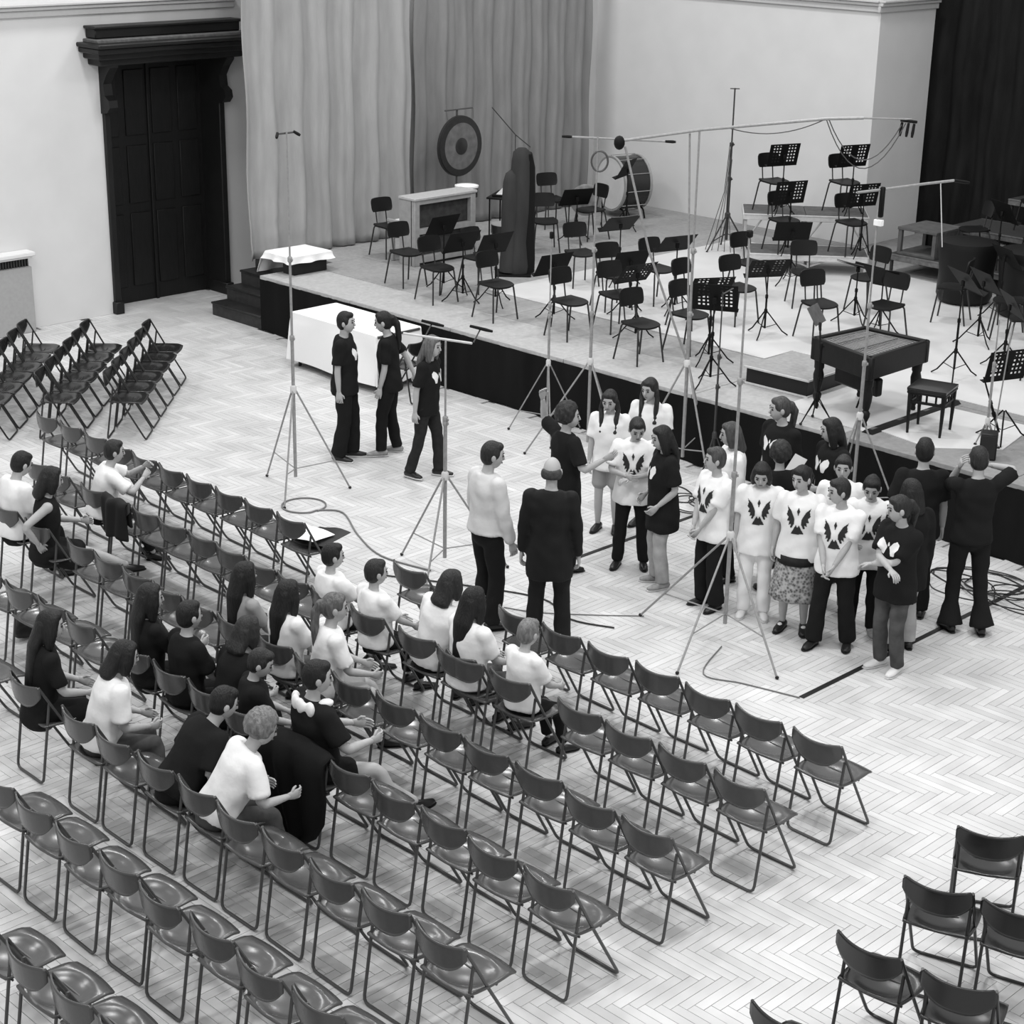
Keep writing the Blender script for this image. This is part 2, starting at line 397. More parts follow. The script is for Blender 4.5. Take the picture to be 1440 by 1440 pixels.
mk_curtain(curtain(18.72, 22.75, -21.08, 6.0, .82, .06, .45, 2, wr=.015), M_cur2, 'darker grey curtain behind the gong, right of the seam')
Xc = curtain(-16.2, -7.5, 25.3, 6.0, .82, .10, .6, 4); Xc = Xc[:, :, [1, 0, 2]]
mk_curtain(Xc, M_cur3, 'black curtain closing the recess at the right')

# ------------------------------------------------------------------ folding chairs of the hall
M_fgrey = mat('grey_moulded_plastic', .062, .22, .5, noise=.06, nscale=30)
M_fgtube = mat('grey_steel_tube', .055, .4, .5)
M_fblk = mat('black_moulded_plastic', .013, .25, .5)
M_fbtube = mat('black_steel_tube', .012, .35, .5)
def folding_chair(name, label, mp, mt):
    t = thing(name, label, 'chair')
    n = 17; X = np.zeros((n, n, 3))
    for i in range(n):
        for j in range(n):
            u, v = i/(n-1)*2-1, j/(n-1)*2-1
            uu, vv = u*math.sqrt(1-.16*v*v), v*math.sqrt(1-.16*u*u)
            r2 = (u/.86)**2+((v+.12)/.80)**2; dish = -.030*max(0, 1-r2)**.7 if r2 < 1 else 0
            X[i, j] = (.215*uu, .02+.21*vv, .458+dish+(-.018*max(0, v-.7)/.3)+.01*max(0, -v-.6))
    MB().sheet(X, .012).build('seat', mp, t, sharp=180)
    n, m = 21, 9; X = np.zeros((n, m, 3))
    for i in range(n):
        s = i/(n-1)*2-1; c = 1-s*s
        zt = .795-.018*c-.03*max(0, abs(s)-.93)/.07; zb = .60+.105*abs(s)**3
        for j in range(m):
            q = j/(m-1); z = zb+(zt-zb)*q
            X[i, j] = (.212*s, -.195-.05*c-.02*(q-.5)*c, z)
    MB().sheet(X, .012).build('backrest', mp, t, sharp=180)
    a = .202
    MB().tube([(-a, -.20, .785), (-a, -.012, .44), (-a, .235, .011), (a, .235, .011), (a, -.012, .44), (a, -.20, .785)], .0105, n=7, bend=.05).build('front_leg_frame', mt, t)
    a = .186
    MB().tube([(-a, -.118, .635), (-a, -.215, .011), (a, -.215, .011), (a, -.118, .635)], .0105, n=7, bend=.05).build('rear_leg_frame', mt, t)
    b = MB(); b.tube([(-.2, .055, .435), (.2, .055, .435)], .009, n=6); b.tube([(-.2, -.13, .44), (.2, -.13, .44)], .008, n=6); b.build('seat_support', mt, t)
    return t
grey0 = folding_chair('folding_chair', '', M_fgrey, M_fgtube)
blk0 = folding_chair('folding_chair', '', M_fblk, M_fbtube)
used = {}
def put(src, label, x, y, head, group):
    if src.name not in used:
        used[src.name] = 1; src.location = (x, y, 0); src.rotation_euler.z = R(head-90); src['label'] = label; src['group'] = group; return src
    return dup(src, label, (x, y, 0), head, group)
def quad(k): return .484*k-.0012*k*k
ROWS = []
front = [-12.28+.185-.467*k for k in range(10)]
front = [-6.24-.4875*k for k in range(7)]+[-10.48]+front
ROWS.append(('front', 9.44, front))
ROWS.append(('second', 8.56, [-6.24-quad(k) for k in range(20)]))
ROWS.append(('third', 7.67, [-6.24-quad(k) for k in range(17)]))
ROWS.append(('fourth', 6.80, [-6.24-.467*k for k in range(10)]+[-11.35-.467*k for k in range(4)]))
ROWS.append(('fifth', 5.92, [-6.24-.467*k for k in range(10)]+[-11.6]))
ROWS.append(('sixth', 5.04, [-6.24-.470*k for k in range(8)]))
ROWS.append(('seventh', 4.16, [-6.24-.472*k for k in range(1, 5)]))
# where listeners sit their chair stands under them and its neighbours make room
SITS = {'second': [-13.98, -10.5, -9.98, -9.40, -8.93, -8.38], 'third': [-14.05, -13.48, -10.56, -10.04, -9.56], 'fourth': [-10.62, -10.16, -9.70, -9.30, -8.62], 'fifth': [-10.70, -9.96, -9.02, -8.57]}
def make_room(xs, fixed):
    xs = sorted(xs); lock = [False]*len(xs)
    for f in fixed:
        i = min((k for k in range(len(xs)) if not lock[k]), key=lambda k: abs(xs[k]-f)); xs[i] = f; lock[i] = True
    for _ in range(60):
        for i in range(len(xs)-1):
            g = .442-(xs[i+1]-xs[i])
            if g > 0:
                if lock[i] and lock[i+1]: continue
                a, b = (0, g) if lock[i] else (g, 0) if lock[i+1] else (g/2, g/2)
                xs[i] -= a; xs[i+1] += b
    return sorted(xs, reverse=True)
ROWS = [(nm, y, make_room(xs_, SITS.get(nm, []))) for nm, y, xs_ in ROWS]
JACKET_X = min(ROWS[1][2], key=lambda q: abs(q+13.45))
for nm, y, xs_ in ROWS:
    for k, x in enumerate(xs_):
        put(grey0, 'grey folding chair in the %s audience row, %s from the row\'s right end' % (nm, ORD[k+1] if k else 'outermost'), x+random.uniform(-.012, .012), y+random.uniform(-.015, .015), 90+random.uniform(-1.5, 1.5), 'grey folding chairs in rows')
GB = 'black folding chairs at the left'
for nm, fx, fy, nx, ny, n in (('right', -18.83, 12.43, -17.23, 10.84, 6), ('middle', -19.34, 11.84, -17.74, 10.25, 6), ('left', -19.85, 11.24, -18.25, 9.65, 6)):
    for k in range(n):
        t = k/(n-1)
        put(blk0, 'black folding chair, %s slanting row by the door wall, %s' % (nm, ['farthest of six', 'second from far end', 'third from far end', 'third from near end', 'second from near end', 'nearest of six'][k]),
            fx+(nx-fx)*t, fy+(ny-fy)*t, 45+random.uniform(-1, 1), GB)
for lab, x, y, h in (('standing alone behind the others at the lower right', -4.83, 9.17, 119), ('second row of the lower right block, its left chair', -4.68, 8.41, 108), ('second row of the lower right block, its right chair', -4.22, 8.53, 106),
                     ('third row of the lower right block, its left chair', -4.55, 7.6, 93), ('third row of the lower right block, its right chair', -4.07, 7.67, 106), ('nearest the bottom edge of the picture at the right', -4.48, 6.73, 94), ('cut by the right edge of the picture', -3.86, 9.28, 112)):
    put(blk0, 'black folding chair '+lab, x, y, h, 'black folding chairs at the lower right')
put(blk0, 'black folding chair beside the end of the white-clothed long table', -16.22, 14.22, 200, 'black folding chair by the table')
# music book and folder lying on a front-row chair
fo = MB().sheet(np.array([[(u*.17, v*.24, .012*math.sin(u*3+v)) for v in np.linspace(-1, 1, 7)] for u in np.linspace(-1, 1, 7)]), .004).build('folder', M_black)
fo.location = (-12.12, 9.62, .49); fo.rotation_euler.z = R(20); tag(fo, 'open black folder on a front-row chair under a white sheet', 'folder')
fo = MB().sheet(np.array([[(u*.2, v*.15, .02+.03*max(0, -u)*max(0, -u)+.01*math.sin(u*3+v)) for v in np.linspace(-1, 1, 7)] for u in np.linspace(-1, 1, 9)]), .002).build('paper_sheet', mat('white_paper', .85, .8))
fo.location = (-12.2, 9.52, .505); fo.rotation_euler.z = R(8); tag(fo, 'white sheet of paper on the front-row chair beside the loop of cable', 'paper')

# ------------------------------------------------------------------ orchestra chairs
M_oc = mat('black_plywood', .0065, .5, .25); M_oct = mat('dark_chair_tube', .018, .35, .5)
def orchestra_chair():
    t = thing('orchestra_chair', '', 'chair'); n = 11; X = np.zeros((n, n, 3))
    for i in range(n):
        for j in range(n):
            u, v = i/(n-1)*2-1, j/(n-1)*2-1
            X[i, j] = (.2*u*math.sqrt(1-.3*v*v), .2*v*math.sqrt(1-.3*u*u), .462-.014*(1-u*u)+.012*abs(v)**3*(-1 if v > 0 else 1))
    MB().sheet(X, .022).build('seat', M_oc, t, sharp=60)
    n, m = 11, 7; X = np.zeros((n, m, 3))
    for i in range(n):
        for j in range(m):
            u, v = i/(n-1)*2-1, j/(m-1)*2-1
            X[i, j] = (.185*u*math.sqrt(1-.22*v**4), -.215-.02*v+.028*u*u, .745+.105*v*math.sqrt(1-.2*u**4))
    MB().sheet(X, .02).build('backrest', M_oc, t, sharp=60)
    for sx in (-1, 1):
        MB().tube([(sx*.1, .12, .444), (sx*.165, .15, .444), (sx*.205, .205, 0)], .0115, n=7, bend=.04).build('leg', M_oct, t)
        MB().tube([(sx*.1, -.12, .444), (sx*.165, -.15, .444), (sx*.205, -.235, 0)], .0115, n=7, bend=.04).build('leg', M_oct, t)
        MB().tube([(sx*.09, .05, .446), (sx*.09, -.18, .446), (sx*.09, -.228, .72)], .0095, n=7, bend=.05).build('back_support', M_oct, t)
    return t
oc0 = orchestra_chair(); oc_first = [True]
OC = [(-20.02, 17.29, .8, -5, 'behind the keyboard end of the pale piano'), (-18.42, 16.22, .8, -5, 'at the near left corner of the pale piano'), (-17.41, 15.88, .8, -8, 'in front of the piano behind the left-hand music stand'),
      (-17.50, 16.75, .8, 0, 'with its back to the side of the pale piano'), (-16.19, 15.80, .8, -5, 'nearest the stage edge left of the wrapped pillar'), (-20.04, 20.79, .8, -20, 'right of the top of the wrapped pillar at the back'),
      (-18.97, 20.58, .8, -100, 'in front of the bass drum head'), (-18.79, 19.36, .8, -35, 'half hidden behind the wrapped pillar'), (-16.80, 18.04, .8, -20, 'below the bronze disc, right of the pillar'), (-15.56, 17.35, .8, -20, 'behind the slanting sheet-music desk'),
      (-14.76, 16.55, .8, -15, 'second of three in line left of the leaning mic boom'), (-14.90, 15.83, .8, -5, 'at the front between two thin mic stands'), (-13.55, 15.64, .8, -8, 'alone at the stage edge left of the perforated desks'), (-15.40, 18.07, .8, -10, 'left of the leaning mic boom on the white sheet'),
      (-14.24, 17.40, .8, 0, 'under the raised black desk in mid-stage'), (-13.47, 16.45, .8, 0, 'left of the two perforated desks'), (-14.84, 19.33, .8, -10, 'at the foot of the tall dark mic stand'), (-13.97, 18.02, .8, -10, 'with a wide free seat in the middle of the white sheet'),
      (-12.74, 18.10, .8, -20, 'behind the upright lid of the cimbalom'), (-13.96, 19.46, .8, -40, 'in front of the aluminium risers'), (-13.22, 19.85, .8, -100, 'oval-backed one right of the risers'), (-12.13, 18.66, .8, -90, 'facing the hall behind the cimbalom'),
      (-16.23, 21.65, 1.5, -20, 'on the top riser, left one'), (-15.5, 22.42, 1.5, -20, 'on the top riser, right one'), (-15.5, 20.98, 1.1, -20, 'on the lower riser, left one'), (-14.76, 21.6, 1.1, -20, 'on the lower riser, right one'),
      (-12.15, 20.22, .8, 200, 'in the shadow right of centre, left one of a pair'), (-11.25, 20.1, .8, 215, 'in the shadow right of centre, right one of a pair'), (-13.3, 22.55, 1.1, 235, 'on the dark first step beside the wooden crate'),
      (-12.3, 22.6, 1.1, 230, 'on the dark first step, second along'), (-11.3, 22.55, 1.1, 230, 'on the dark first step, third along'), (-12.9, 23.5, 1.45, 235, 'on the dark middle step, left one'), (-11.9, 23.5, 1.45, 232, 'on the dark middle step, right one'),
      (-12.6, 24.5, 1.8, 240, 'on the dark top step below the black curtain, left one'), (-11.6, 24.5, 1.8, 240, 'on the dark top step below the black curtain, right one'), (-10.4, 22.6, 1.1, 230, 'on the dark first step, farthest right'), (-10.9, 23.5, 1.45, 235, 'on the dark middle step, farthest right'), (-10.6, 19.4, .8, 215, 'at the right edge of the stage'),
      (-9.9, 18.6, .8, 205, 'behind the dark desks at the right edge')]
for x, y, z, h, lab in OC:
    lab = 'black orchestra chair '+lab; zz = z+(.008 if z == .8 and -17.4 < x < -5 and 16.85 < y < 22 else 0)
    if oc_first[0]:
        oc_first[0] = False; oc0.location = (x, y, zz); oc0.rotation_euler.z = R(h-90); oc0['label'] = lab; oc0['group'] = 'orchestra chairs'
    else: dup(oc0, lab, (x, y, zz), h, 'orchestra chairs')

# ------------------------------------------------------------------ music stands
M_st = mat('black_stand_metal', .007, .55, .12)
ms_cache = {}
def desk_mesh(tilt, holes):
    k = (tilt, holes)
    if k in ms_cache: return ms_cache[k]
    a, b = 41, 29; X = np.zeros((a, b, 3))
    for i in range(a):
        for j in range(b): X[i, j] = ((i/(a-1)-.5)*.52, 0, (j/(b-1)-.5)*.34)
    def hole(i, j): return holes and (i % 4 in (1, 2)) and (j % 4 in (1, 2)) and 3 < j < 26 and (3 < i < 16 or 24 < i < 37) 
    m = MB().sheet(X, .004, (0, 1, 0), hole); m.box((0, .03, -.172), (.52, .07, .006), .001)
    q = rot('X', tilt); m.v = [v@np.array(q)[:3, :3].T for v in m.v]
    ms_cache[k] = m.mesh('desk', M_st, smooth=False); return ms_cache[k]
def music_stand(x, y, z, h, face, label, tilt=32, holes=True, spin=0, spread=.30):
    t = thing('music_stand', label, 'music stand', (x, y, z), face, 'music stands')   # own +Y faces the player
    hub = .32; key = ('p', round(h, 2))
    if key not in ms_cache:
        b = MB(); b.tube([(0, 0, .10), (0, 0, min(.7, h*.6))], .014, n=8); b.tube([(0, 0, min(.65, h*.55)), (0, 0, h-.02)], .009, n=8); b.lathe([(.018, hub-.03), (.022, hub-.01), (.022, hub+.02), (.014, hub+.035)], 10); b.lathe([(.02, min(.7, h*.6)-.03), (.02, min(.7, h*.6)+.01), (.012, min(.7, h*.6)+.02)], 8)
        ms_cache[key] = b.mesh('pole', M_st)
        ms_cache['c', round(h, 2)] = MB().box((0, .0, h-.03), (.05, .03, .07), .006).mesh('desk_clamp', M_st)
    if ('leg', spread) not in ms_cache:
        ms_cache['leg', spread] = MB().tube([(.015, 0, hub), (spread*.75, 0, .06), (spread, 0, .008)], .009, n=6).mesh('leg', M_st)
        ms_cache['br', spread] = MB().tube([(.012, 0, .11), (spread*.52, 0, .155)], .005, n=5).mesh('brace', M_st)
    link('pole', ms_cache[key], t); link('desk_clamp', ms_cache['c', round(h, 2)], t)
    for k in range(3):
        l = link('leg', ms_cache['leg', spread], t); l.rotation_euler.z = R(spin+90+120*k)
        s_ = link('brace', ms_cache['br', spread], l)
    d = link('desk', desk_mesh(tilt, holes), t); d.location = (0, .03, h)
    return t
MS = [(-17.81, 16.37, .9, 180, 'in front of the pale piano', 30, 0, 10), (-16.76, 16.35, .82, 175, 'left of the wrapped pillar, wide desk', 30, 0, 40), (-15.57, 16.25, .75, 172, 'just right of the wrapped pillar\'s foot', 30, 0, 15),
      (-14.20, 16.30, .86, 172, 'with one perforated half, left of mid-stage', 40, 1, 30), (-14.85, 17.81, .92, 165, 'raised in mid-stage left of the perforated pair', 45, 0, 0), (-15.12, 17.22, .72, 165, 'low one behind the three chairs in line', 30, 0, 55),
      (-13.28, 17.72, .86, 150, 'standing free on the white sheet left of the podium', 40, 1, 20), (-12.30, 15.45, 1.02, 120, 'nearest the stage edge with bright rows of holes', 20, 1, 35), (-12.95, 16.21, .92, 150, 'behind the nearest perforated desk', 40, 1, 10),
      (-16.47, 18.50, .85, 165, 'with a pale score left of mid-stage', 48, 0, 0), (-19.12, 21.60, .98, 200, 'in front of the bass drum', 30, 0, 25), (-12.92, 19.15, .74, 80, 'with its desk tipped nearly flat behind the cimbalom', 72, 0, 10),
      (-12.38, 18.93, .72, 90, 'beside the flat-tipped desk', 40, 0, 45), (-10.6, 17.85, 1.15, 60, 'tall one right of the cimbalom', 40, 0, 0), (-11.25, 19.43, .8, 60, 'in the dark group behind the tall right-hand stand', 35, 0, 30),
      (-10.41, 18.63, .78, 50, 'under the hanging dark cloth at the right', 30, 0, 12), (-8.95, 16.15, .80, 160, 'tilted sideways at the right edge with two rows of holes', 12, 1, 20), (-14.88, 20.37, .75, 140, 'in front of the aluminium risers', 30, 0, 5),
      (-18.93, 20.22, .7, 160, 'low one right of the wrapped pillar\'s top', 35, 0, 50), (-17.19, 16.15, .8, 175, 'between the piano and the wrapped pillar', 32, 0, 70), (-11.75, 20.75, .85, 60, 'in the shadow before the dark steps', 35, 0, 0),
      (-10.6, 20.5, .9, 50, 'in the shadow before the dark steps, farther right', 35, 0, 30)]
for x, y, h, f_, lab, tilt, ho, sp_ in MS:
    z = .808 if (-17.4 < x < -5 and 16.85 < y < 22) else .8
    t = music_stand(x, y, z, h, f_, 'black music stand '+lab, tilt, bool(ho), sp_)
    if 'tilted sideways' in lab: t.children[-1].rotation_euler.y = R(-24)
    if 'pale score' in lab:
        p = MB().sheet(np.array([[(u*.22, .012+.01*u*u, v*.16) for v in (-1, 0, 1)] for u in np.linspace(-1, 1, 9)]), .006).build('score', mat('grey_paper', .13, .8, noise=.2))
        p.matrix_world = Matrix.Translation((x, y, z+h))@rot('Z', f_-90)@rot('X', 48)@Matrix.Translation((0, .012, 0)); tag(p, 'grey score lying open on a tilted music desk', 'score')
    if 'tipped nearly flat' in lab:
        p = MB().sheet(np.array([[(u*.25, .012, v*.16) for v in (-1, 0, 1)] for u in np.linspace(-1, 1, 5)]), .01).build('score', mat('score_cover', .07, .7, noise=.15))
        p.matrix_world = Matrix.Translation((x, y, z+h))@rot('Z', f_-90)@rot('X', 72)@Matrix.Translation((0, .012, 0)); tag(p, 'dark grey score lying on the flat-tipped desk', 'score')
RS = [(-15.3, 20.84, 1.1, 'left one of the lower riser', .9), (-14.49, 21.48, 1.1, 'right one of the lower riser', .9), (-16.0, 21.56, 1.5, 'left one of the top riser', .88), (-15.3, 22.34, 1.5, 'right one of the top riser', .88),
      (-12.8, 22.4, 1.1, 'on the dark first step, left', .8), (-11.8, 22.4, 1.1, 'on the dark first step, right', .8), (-12.3, 23.35, 1.45, 'on the dark middle step, left', .85), (-11.4, 23.3, 1.45, 'on the dark middle step, right', .9), (-12.9, 24.3, 1.8, 'on the top dark step, left', .9), (-11.9, 24.3, 1.8, 'on the top dark step, right', .95), (-10.9, 22.3, 1.1, 'on the dark first step, farthest right', .85)]
for x, y, z, lab, h in RS: music_stand(x, y, z, h, 160 if x < -14 else 60, 'black music stand '+lab, 14 if x < -14 else 30, x < -14, 0, .2)

# ------------------------------------------------------------------ risers, podium, instruments
M_alu = mat('aluminium_edge', .55, .45, .5, noise=.08); M_rtop = mat('riser_top', .10, .8, noise=.2, nscale=12); M_wleg = mat('pale_painted_wood', .42, .6, noise=.1)
def riser(label, p0, p1, depth, z0, z1, brace=True, mt=M_rtop, me=M_alu, ml=M_wleg, name='stage_riser', bays=2):
    dx, dy = p1[0]-p0[0], p1[1]-p0[1]; L = math.hypot(dx, dy); a = math.atan2(dy, dx)
    t = thing(name, label, 'riser', (p0[0], p0[1], z0)); t.rotation_euler.z = a; H = z1-z0
    for k in range(bays):
        MB().box((L*(k+.5)/bays, depth/2, H-.02), (L/bays-.006, depth-.02, .04), .003).build('deck', mt, t)
    b = MB()
    for y in (0, depth): b.box((L/2, y, H-.05), (L, .03, .085), .006); b.box((L/2, y-.004 if y == 0 else y+.004, H-.012), (L+.01, .035, .02), .004)
    for x in (0, L): b.box((x, depth/2, H-.05), (.03, depth, .085), .006)
    b.build('edge_frame', me, t)
    for k in range(bays+1):
        x = .03+(L-.06)*k/bays
        for y in (.05, depth-.05): MB().box((x, y, (H-.09)/2), (.04, .04, H-.09), .004).build('leg', ml, t)
        if brace:
            b = MB()
            for sg in (-1, 1):
                if 0 < x+sg*.2 < L: b.loft([(x+sg*.02, .03, H*.42), (x+sg*.24, .03, H-.09)], .014, n=6)
            if b.v: b.build('brace', ml, t)
    return t
riser('upper aluminium-edged riser by the white back wall, with two chairs', (-16.41, 21.2), (-14.99, 22.38), .80, .8, 1.5)
riser('lower aluminium-edged riser in front of the upper one', (-15.73, 20.52), (-14.42, 21.6), .72, .8, 1.1)
M_shade = mat('shaded_riser_wood', .032, .7, noise=.25); M_shade_edge = mat('shaded_riser_edge', .12, .5, noise=.3)  # falling-off light at the stage's right is put into the steps' colour
riser('first shaded orchestra step at the right of the stage', (-14.4, 22.1), (-9.4, 22.1), .88, .8, 1.1, False, M_shade, M_shade_edge, M_shade, 'orchestra_step', 3)
riser('second shaded orchestra step, behind the first', (-14.0, 23.02), (-9.0, 23.02), .88, .8, 1.45, False, M_shade, M_shade_edge, M_shade, 'orchestra_step', 3)
riser('top shaded orchestra step below the black curtain', (-13.6, 23.95), (-8.6, 23.95), 1.1, .8, 1.8, False, M_shade, M_shade_edge, M_shade, 'orchestra_step', 3)
# open wooden crate on the first step
ct = thing('wooden_crate', 'open-sided wooden crate standing left of the dark orchestra steps', 'crate', (-13.98, 22.5, 1.1))
M_cr = mat('crate_wood', .085, .7, noise=.25, nscale=9)
MB().box((0, 0, .38), (.66, .74, .04), .005).build('lid', M_cr, ct); MB().box((0, 0, .02), (.64, .72, .04), .005).build('bottom_board', M_cr, ct)
for sx in (-1, 1):
    for sy in (-1, 1): MB().box((sx*.29, sy*.33, .2), (.06, .06, .34), .004).build('post', M_cr, ct)
MB().box((0, .345, .2), (.6, .02, .34), .004).build('back_panel', M_black, ct); MB().box((.315, 0, .2), (.02, .66, .34), .004).build('side_panel', M_cr, ct)
# conductor's podium
pd = thing('conductor_podium', 'low conductor podium with black sides and white edges', 'podium', (-11.68, 16.3, .8)); pd.rotation_euler.z = R(2)
MB().box((0, 0, .10), (.84, .9, .18), .004).build('body', M_black, pd); MB().box((0, 0, .20), (.88, .94, .02), .004).build('top', M_deck['mid'], pd)
b = MB()
for z in (.012, .2): b.box((0, -.462, z), (.9, .02, .025), .004); b.box((.432, 0, z), (.02, .94, .025), .004)
b.build('edge_strip', M_alu, pd)
# cable ramp
rp = thing('cable_ramp', 'long black cable ramp running back from the stage edge', 'cable ramp', (-10.02, 16.13, .8))
MB().prism([(-.07, 0), (.07, 0), (.03, .035), (-.03, .035)], -.86, .86, Matrix(((1, 0, 0, 0), (0, 0, 1, 0), (0, 1, 0, 0), (0, 0, 0, 1)))).build('ramp', M_black, rp, smooth=False)
for y in np.linspace(-.75, .75, 4): MB().box((0, y, .036), (.05, .1, .006), .002).build('grip', M_rtop, rp)

# upright piano seen from behind
M_pn = mat('piano_pale_wood', .30, .6, noise=.12, nscale=10); M_pp = mat('piano_back_cloth', .035, .9, noise=.3, nscale=12)
pn = thing('piano', 'small pale upright piano turned with its back to the hall', 'piano', (-19.17, 17.05, .8))
Lp, Hp, Dp = 1.22, 1.0, .34
b = MB(); b.box((-Dp/2, Lp/2, Hp-.02), (Dp+.03, Lp+.03, .04), .008); b.build('lid', mat('piano_lid', .42, .5, noise=.08), pn)
for y in (.05, Lp-.05): MB().box((-.05, y, Hp/2-.02), (.09, .1, Hp-.04), .006).build('back_post', M_pn, pn)
for z, h_ in ((Hp-.07, .07), (Hp*.5, .08), (.09, .1)): MB().box((-.05, Lp/2, z), (.08, Lp-.18, h_), .005).build('back_rail', M_pn, pn)
for z, h_ in ((.73, .36), (.30, .34)): MB().box((-.09, Lp/2, z), (.02, Lp-.2, h_), .003).build('back_panel', M_pp, pn)
for y in (.012, Lp-.012): MB().box((-Dp/2-.04, y, Hp/2-.02), (Dp-.06, .024, Hp-.04), .004).build('side_panel', M_pn, pn)
MB().box((-Dp+.01, Lp/2, .72), (.02, Lp-.05, .48), .003).build('front_panel', M_pn, pn); MB().box((-Dp+.01, Lp/2, .22), (.02, Lp-.05, .40), .003).build('lower_panel', M_pn, pn)
kb = MB().box((-Dp-.14, Lp/2, .56), (.30, Lp-.02, .05), .01).build('keybed', M_pn, pn)
MB().box((-Dp-.16, Lp/2, .60), (.14, Lp-.14, .02), .003).build('keyboard', M_cloth, kb)
for y in (.02, Lp-.02): MB().box((-Dp-.14, y, .605), (.30, .05, .05), .012).build('key_cheek', M_pn, kb)
for y in (.06, Lp-.06): MB().box((-Dp-.22, y, .27), (.06, .05, .54), .01).build('leg', M_pn, pn)

# tam-tam
gg = thing('gong', 'big hanging gong with a dark rim and dark boss before the grey curtain', 'gong', (-20.4, 19.1, .8), 2)
M_g1 = mat('gong_dark_rim', .018, .35, .5, noise=.2); M_g2 = mat('gong_bronze', .17, .35, .5, noise=.25, nscale=9, metal=.35)
G = rot('X', -90, (0, 0, 1.42)); rg = .47
MB().lathe([(rg*.72, .0), (rg*.99, -.004), (rg, -.05), (rg*.985, -.05), (rg*.97, .012), (rg*.72, .014)], 40, G@Matrix.Scale(1, 4)).build('rim', M_g1, gg)
MB().lathe([(.13, .006), (.13, .016), (.36, .014), (.36, 0)], 40, G).build('face', M_g2, gg)
MB().lathe([(.135, .005), (.13, .022), (.09, .034), (.02, .038)], 28, G).build('boss', M_g1, gg)
b = MB()
for sx in (-.28, .28): b.tube([(sx, 0, 1.82), (sx*1.05, -.03, 1.98)], .004, n=5)
b.build('hanging_cord', M_fgtube, gg)
b = MB(); b.tube([(0, -.09, 0), (0, -.09, 1.98)], .016, n=8); b.tube([(-.3, -.05, 1.98), (.3, -.05, 1.98)], .012, n=7); b.build('stand', M_fgtube, gg)
MB().box((0, -.06, .012), (.5, .4, .024), .006).build('base', M_st, gg)

# bass drum on its cradle
M_dr = mat('drum_shell_lacquer', .020, .22, .5); M_head = mat('drum_head_skin', .62, .6, noise=.05, nscale=6); M_chr = mat('chrome', .6, .2, metal=1)
bd = thing('bass_drum', 'large bass drum on its side with a pale head', 'drum', (-19.95, 22.45, .8), 255); r = .44
D = rot('X', -90, (0, 0, .56))
MB().lathe([(r, -.26), (r, .26)], 40, D).build('shell', M_dr, bd)
for z, k in ((.27, 1), (-.27, -1)): MB().lathe([(r-.02, z-.004*k), (r-.015, z+.006*k), (.01, z+.008*k)], 40, D).build('drum_head', M_head, bd)
for z in (.255, -.255): MB().lathe([(r-.01, z-.022), (r+.018, z-.022), (r+.018, z+.022), (r-.01, z+.022)], 40, D, False).build('hoop', mat('drum_hoop', .30, .35, noise=.1), bd)
for k in range(10):
    a = R(36*k+10); MB().tube([(math.cos(a)*(r+.025), -.24, .56+math.sin(a)*(r+.025)), (math.cos(a)*(r+.025), .24, .56+math.sin(a)*(r+.025))], .006, n=6).build('tension_rod', M_chr, bd)
    
for sy in (-.2, .2):
    MB().tube([(-.36, sy, 0), (-.3, sy, .16), (.3, sy, .16), (.36, sy, 0)], .015, n=7, bend=.05).build('cradle_leg', M_st, bd)
# bronze disc on a low stand
cy = thing('hanging_disc', 'round bronze disc on a low stand left of the bass drum', 'gong', (-19.75, 21.3, .8), 315)
Cm = rot('X', -90, (0, 0, .42))
MB().lathe([(.0, .05), (.05, .045), (.07, .02), (.22, .01), (.26, 0), (.255, -.006), (.21, .002), (.06, .01), (.0, .02)][::-1], 36, Cm).build('disc', mat('disc_bronze', .24, .3, .5, noise=.3, nscale=14, metal=.5), cy)
b = MB(); b.tube([(-.27, -.03, 0), (-.27, -.03, .5), (0, -.03, .7), (.27, -.03, .5), (.27, -.03, 0)], .01, n=7, bend=.15); b.build('frame', M_st, cy)
for sx in (-.27, .27): MB().tube([(sx, -.2, .01), (sx, .14, .01)], .012, n=6).build('foot', M_st, cy)

# harp in its cover
hp = thing('covered_harp', 'tall standing instrument wrapped in a dark grey cover', 'covered instrument', (-17.9, 17.85, .8), 315)
M_cov = mat('dark_grey_cover', .045, .9, .1, noise=.2, nscale=5, bump=.35, bscale=14, stretch=(1, 1, .3)); M_cov2 = mat('black_cover_side', .012, .9, .1)
zz = np.array([.0, .1, .45, .9, 1.3, 1.6, 1.72, 1.78]); 
MB().loft([(-.02-.05*z/1.78, 0, z+.03) for z in zz], np.array([.17, .18, .14, .155, .15, .14, .125, .06]), np.array([.16, .17, .15, .16, .15, .13, .11, .05]), n=20, up=(0, 1, 0)).build('cover', M_cov, hp)
zz = np.array([.02, .1, .5, .9, 1.3, 1.42, 1.47])
MB().loft([(.10-.03*z, .03, z+.03) for z in zz], np.array([.13, .13, .12, .14, .13, .1, .04]), np.array([.15, .15, .13, .15, .13, .1, .04]), n=16, up=(0, 1, 0)).build('cover_fold', M_cov, hp)
zz = np.array([.0, .2, .6, 1.1, 1.5, 1.7])
MB().loft([(-.14-.02*z, -.06, z+.03) for z in zz], np.array([.14, .14, .12, .11, .09, .04]), .14, n=16, up=(0, 1, 0)).build('cover_dark_side', M_cov2, hp)  # right side of the cover, coloured darker than the rest
b = MB(); b.box((.02, 0, .015), (.5, .42, .03), .01); b.build('base', M_st, hp)

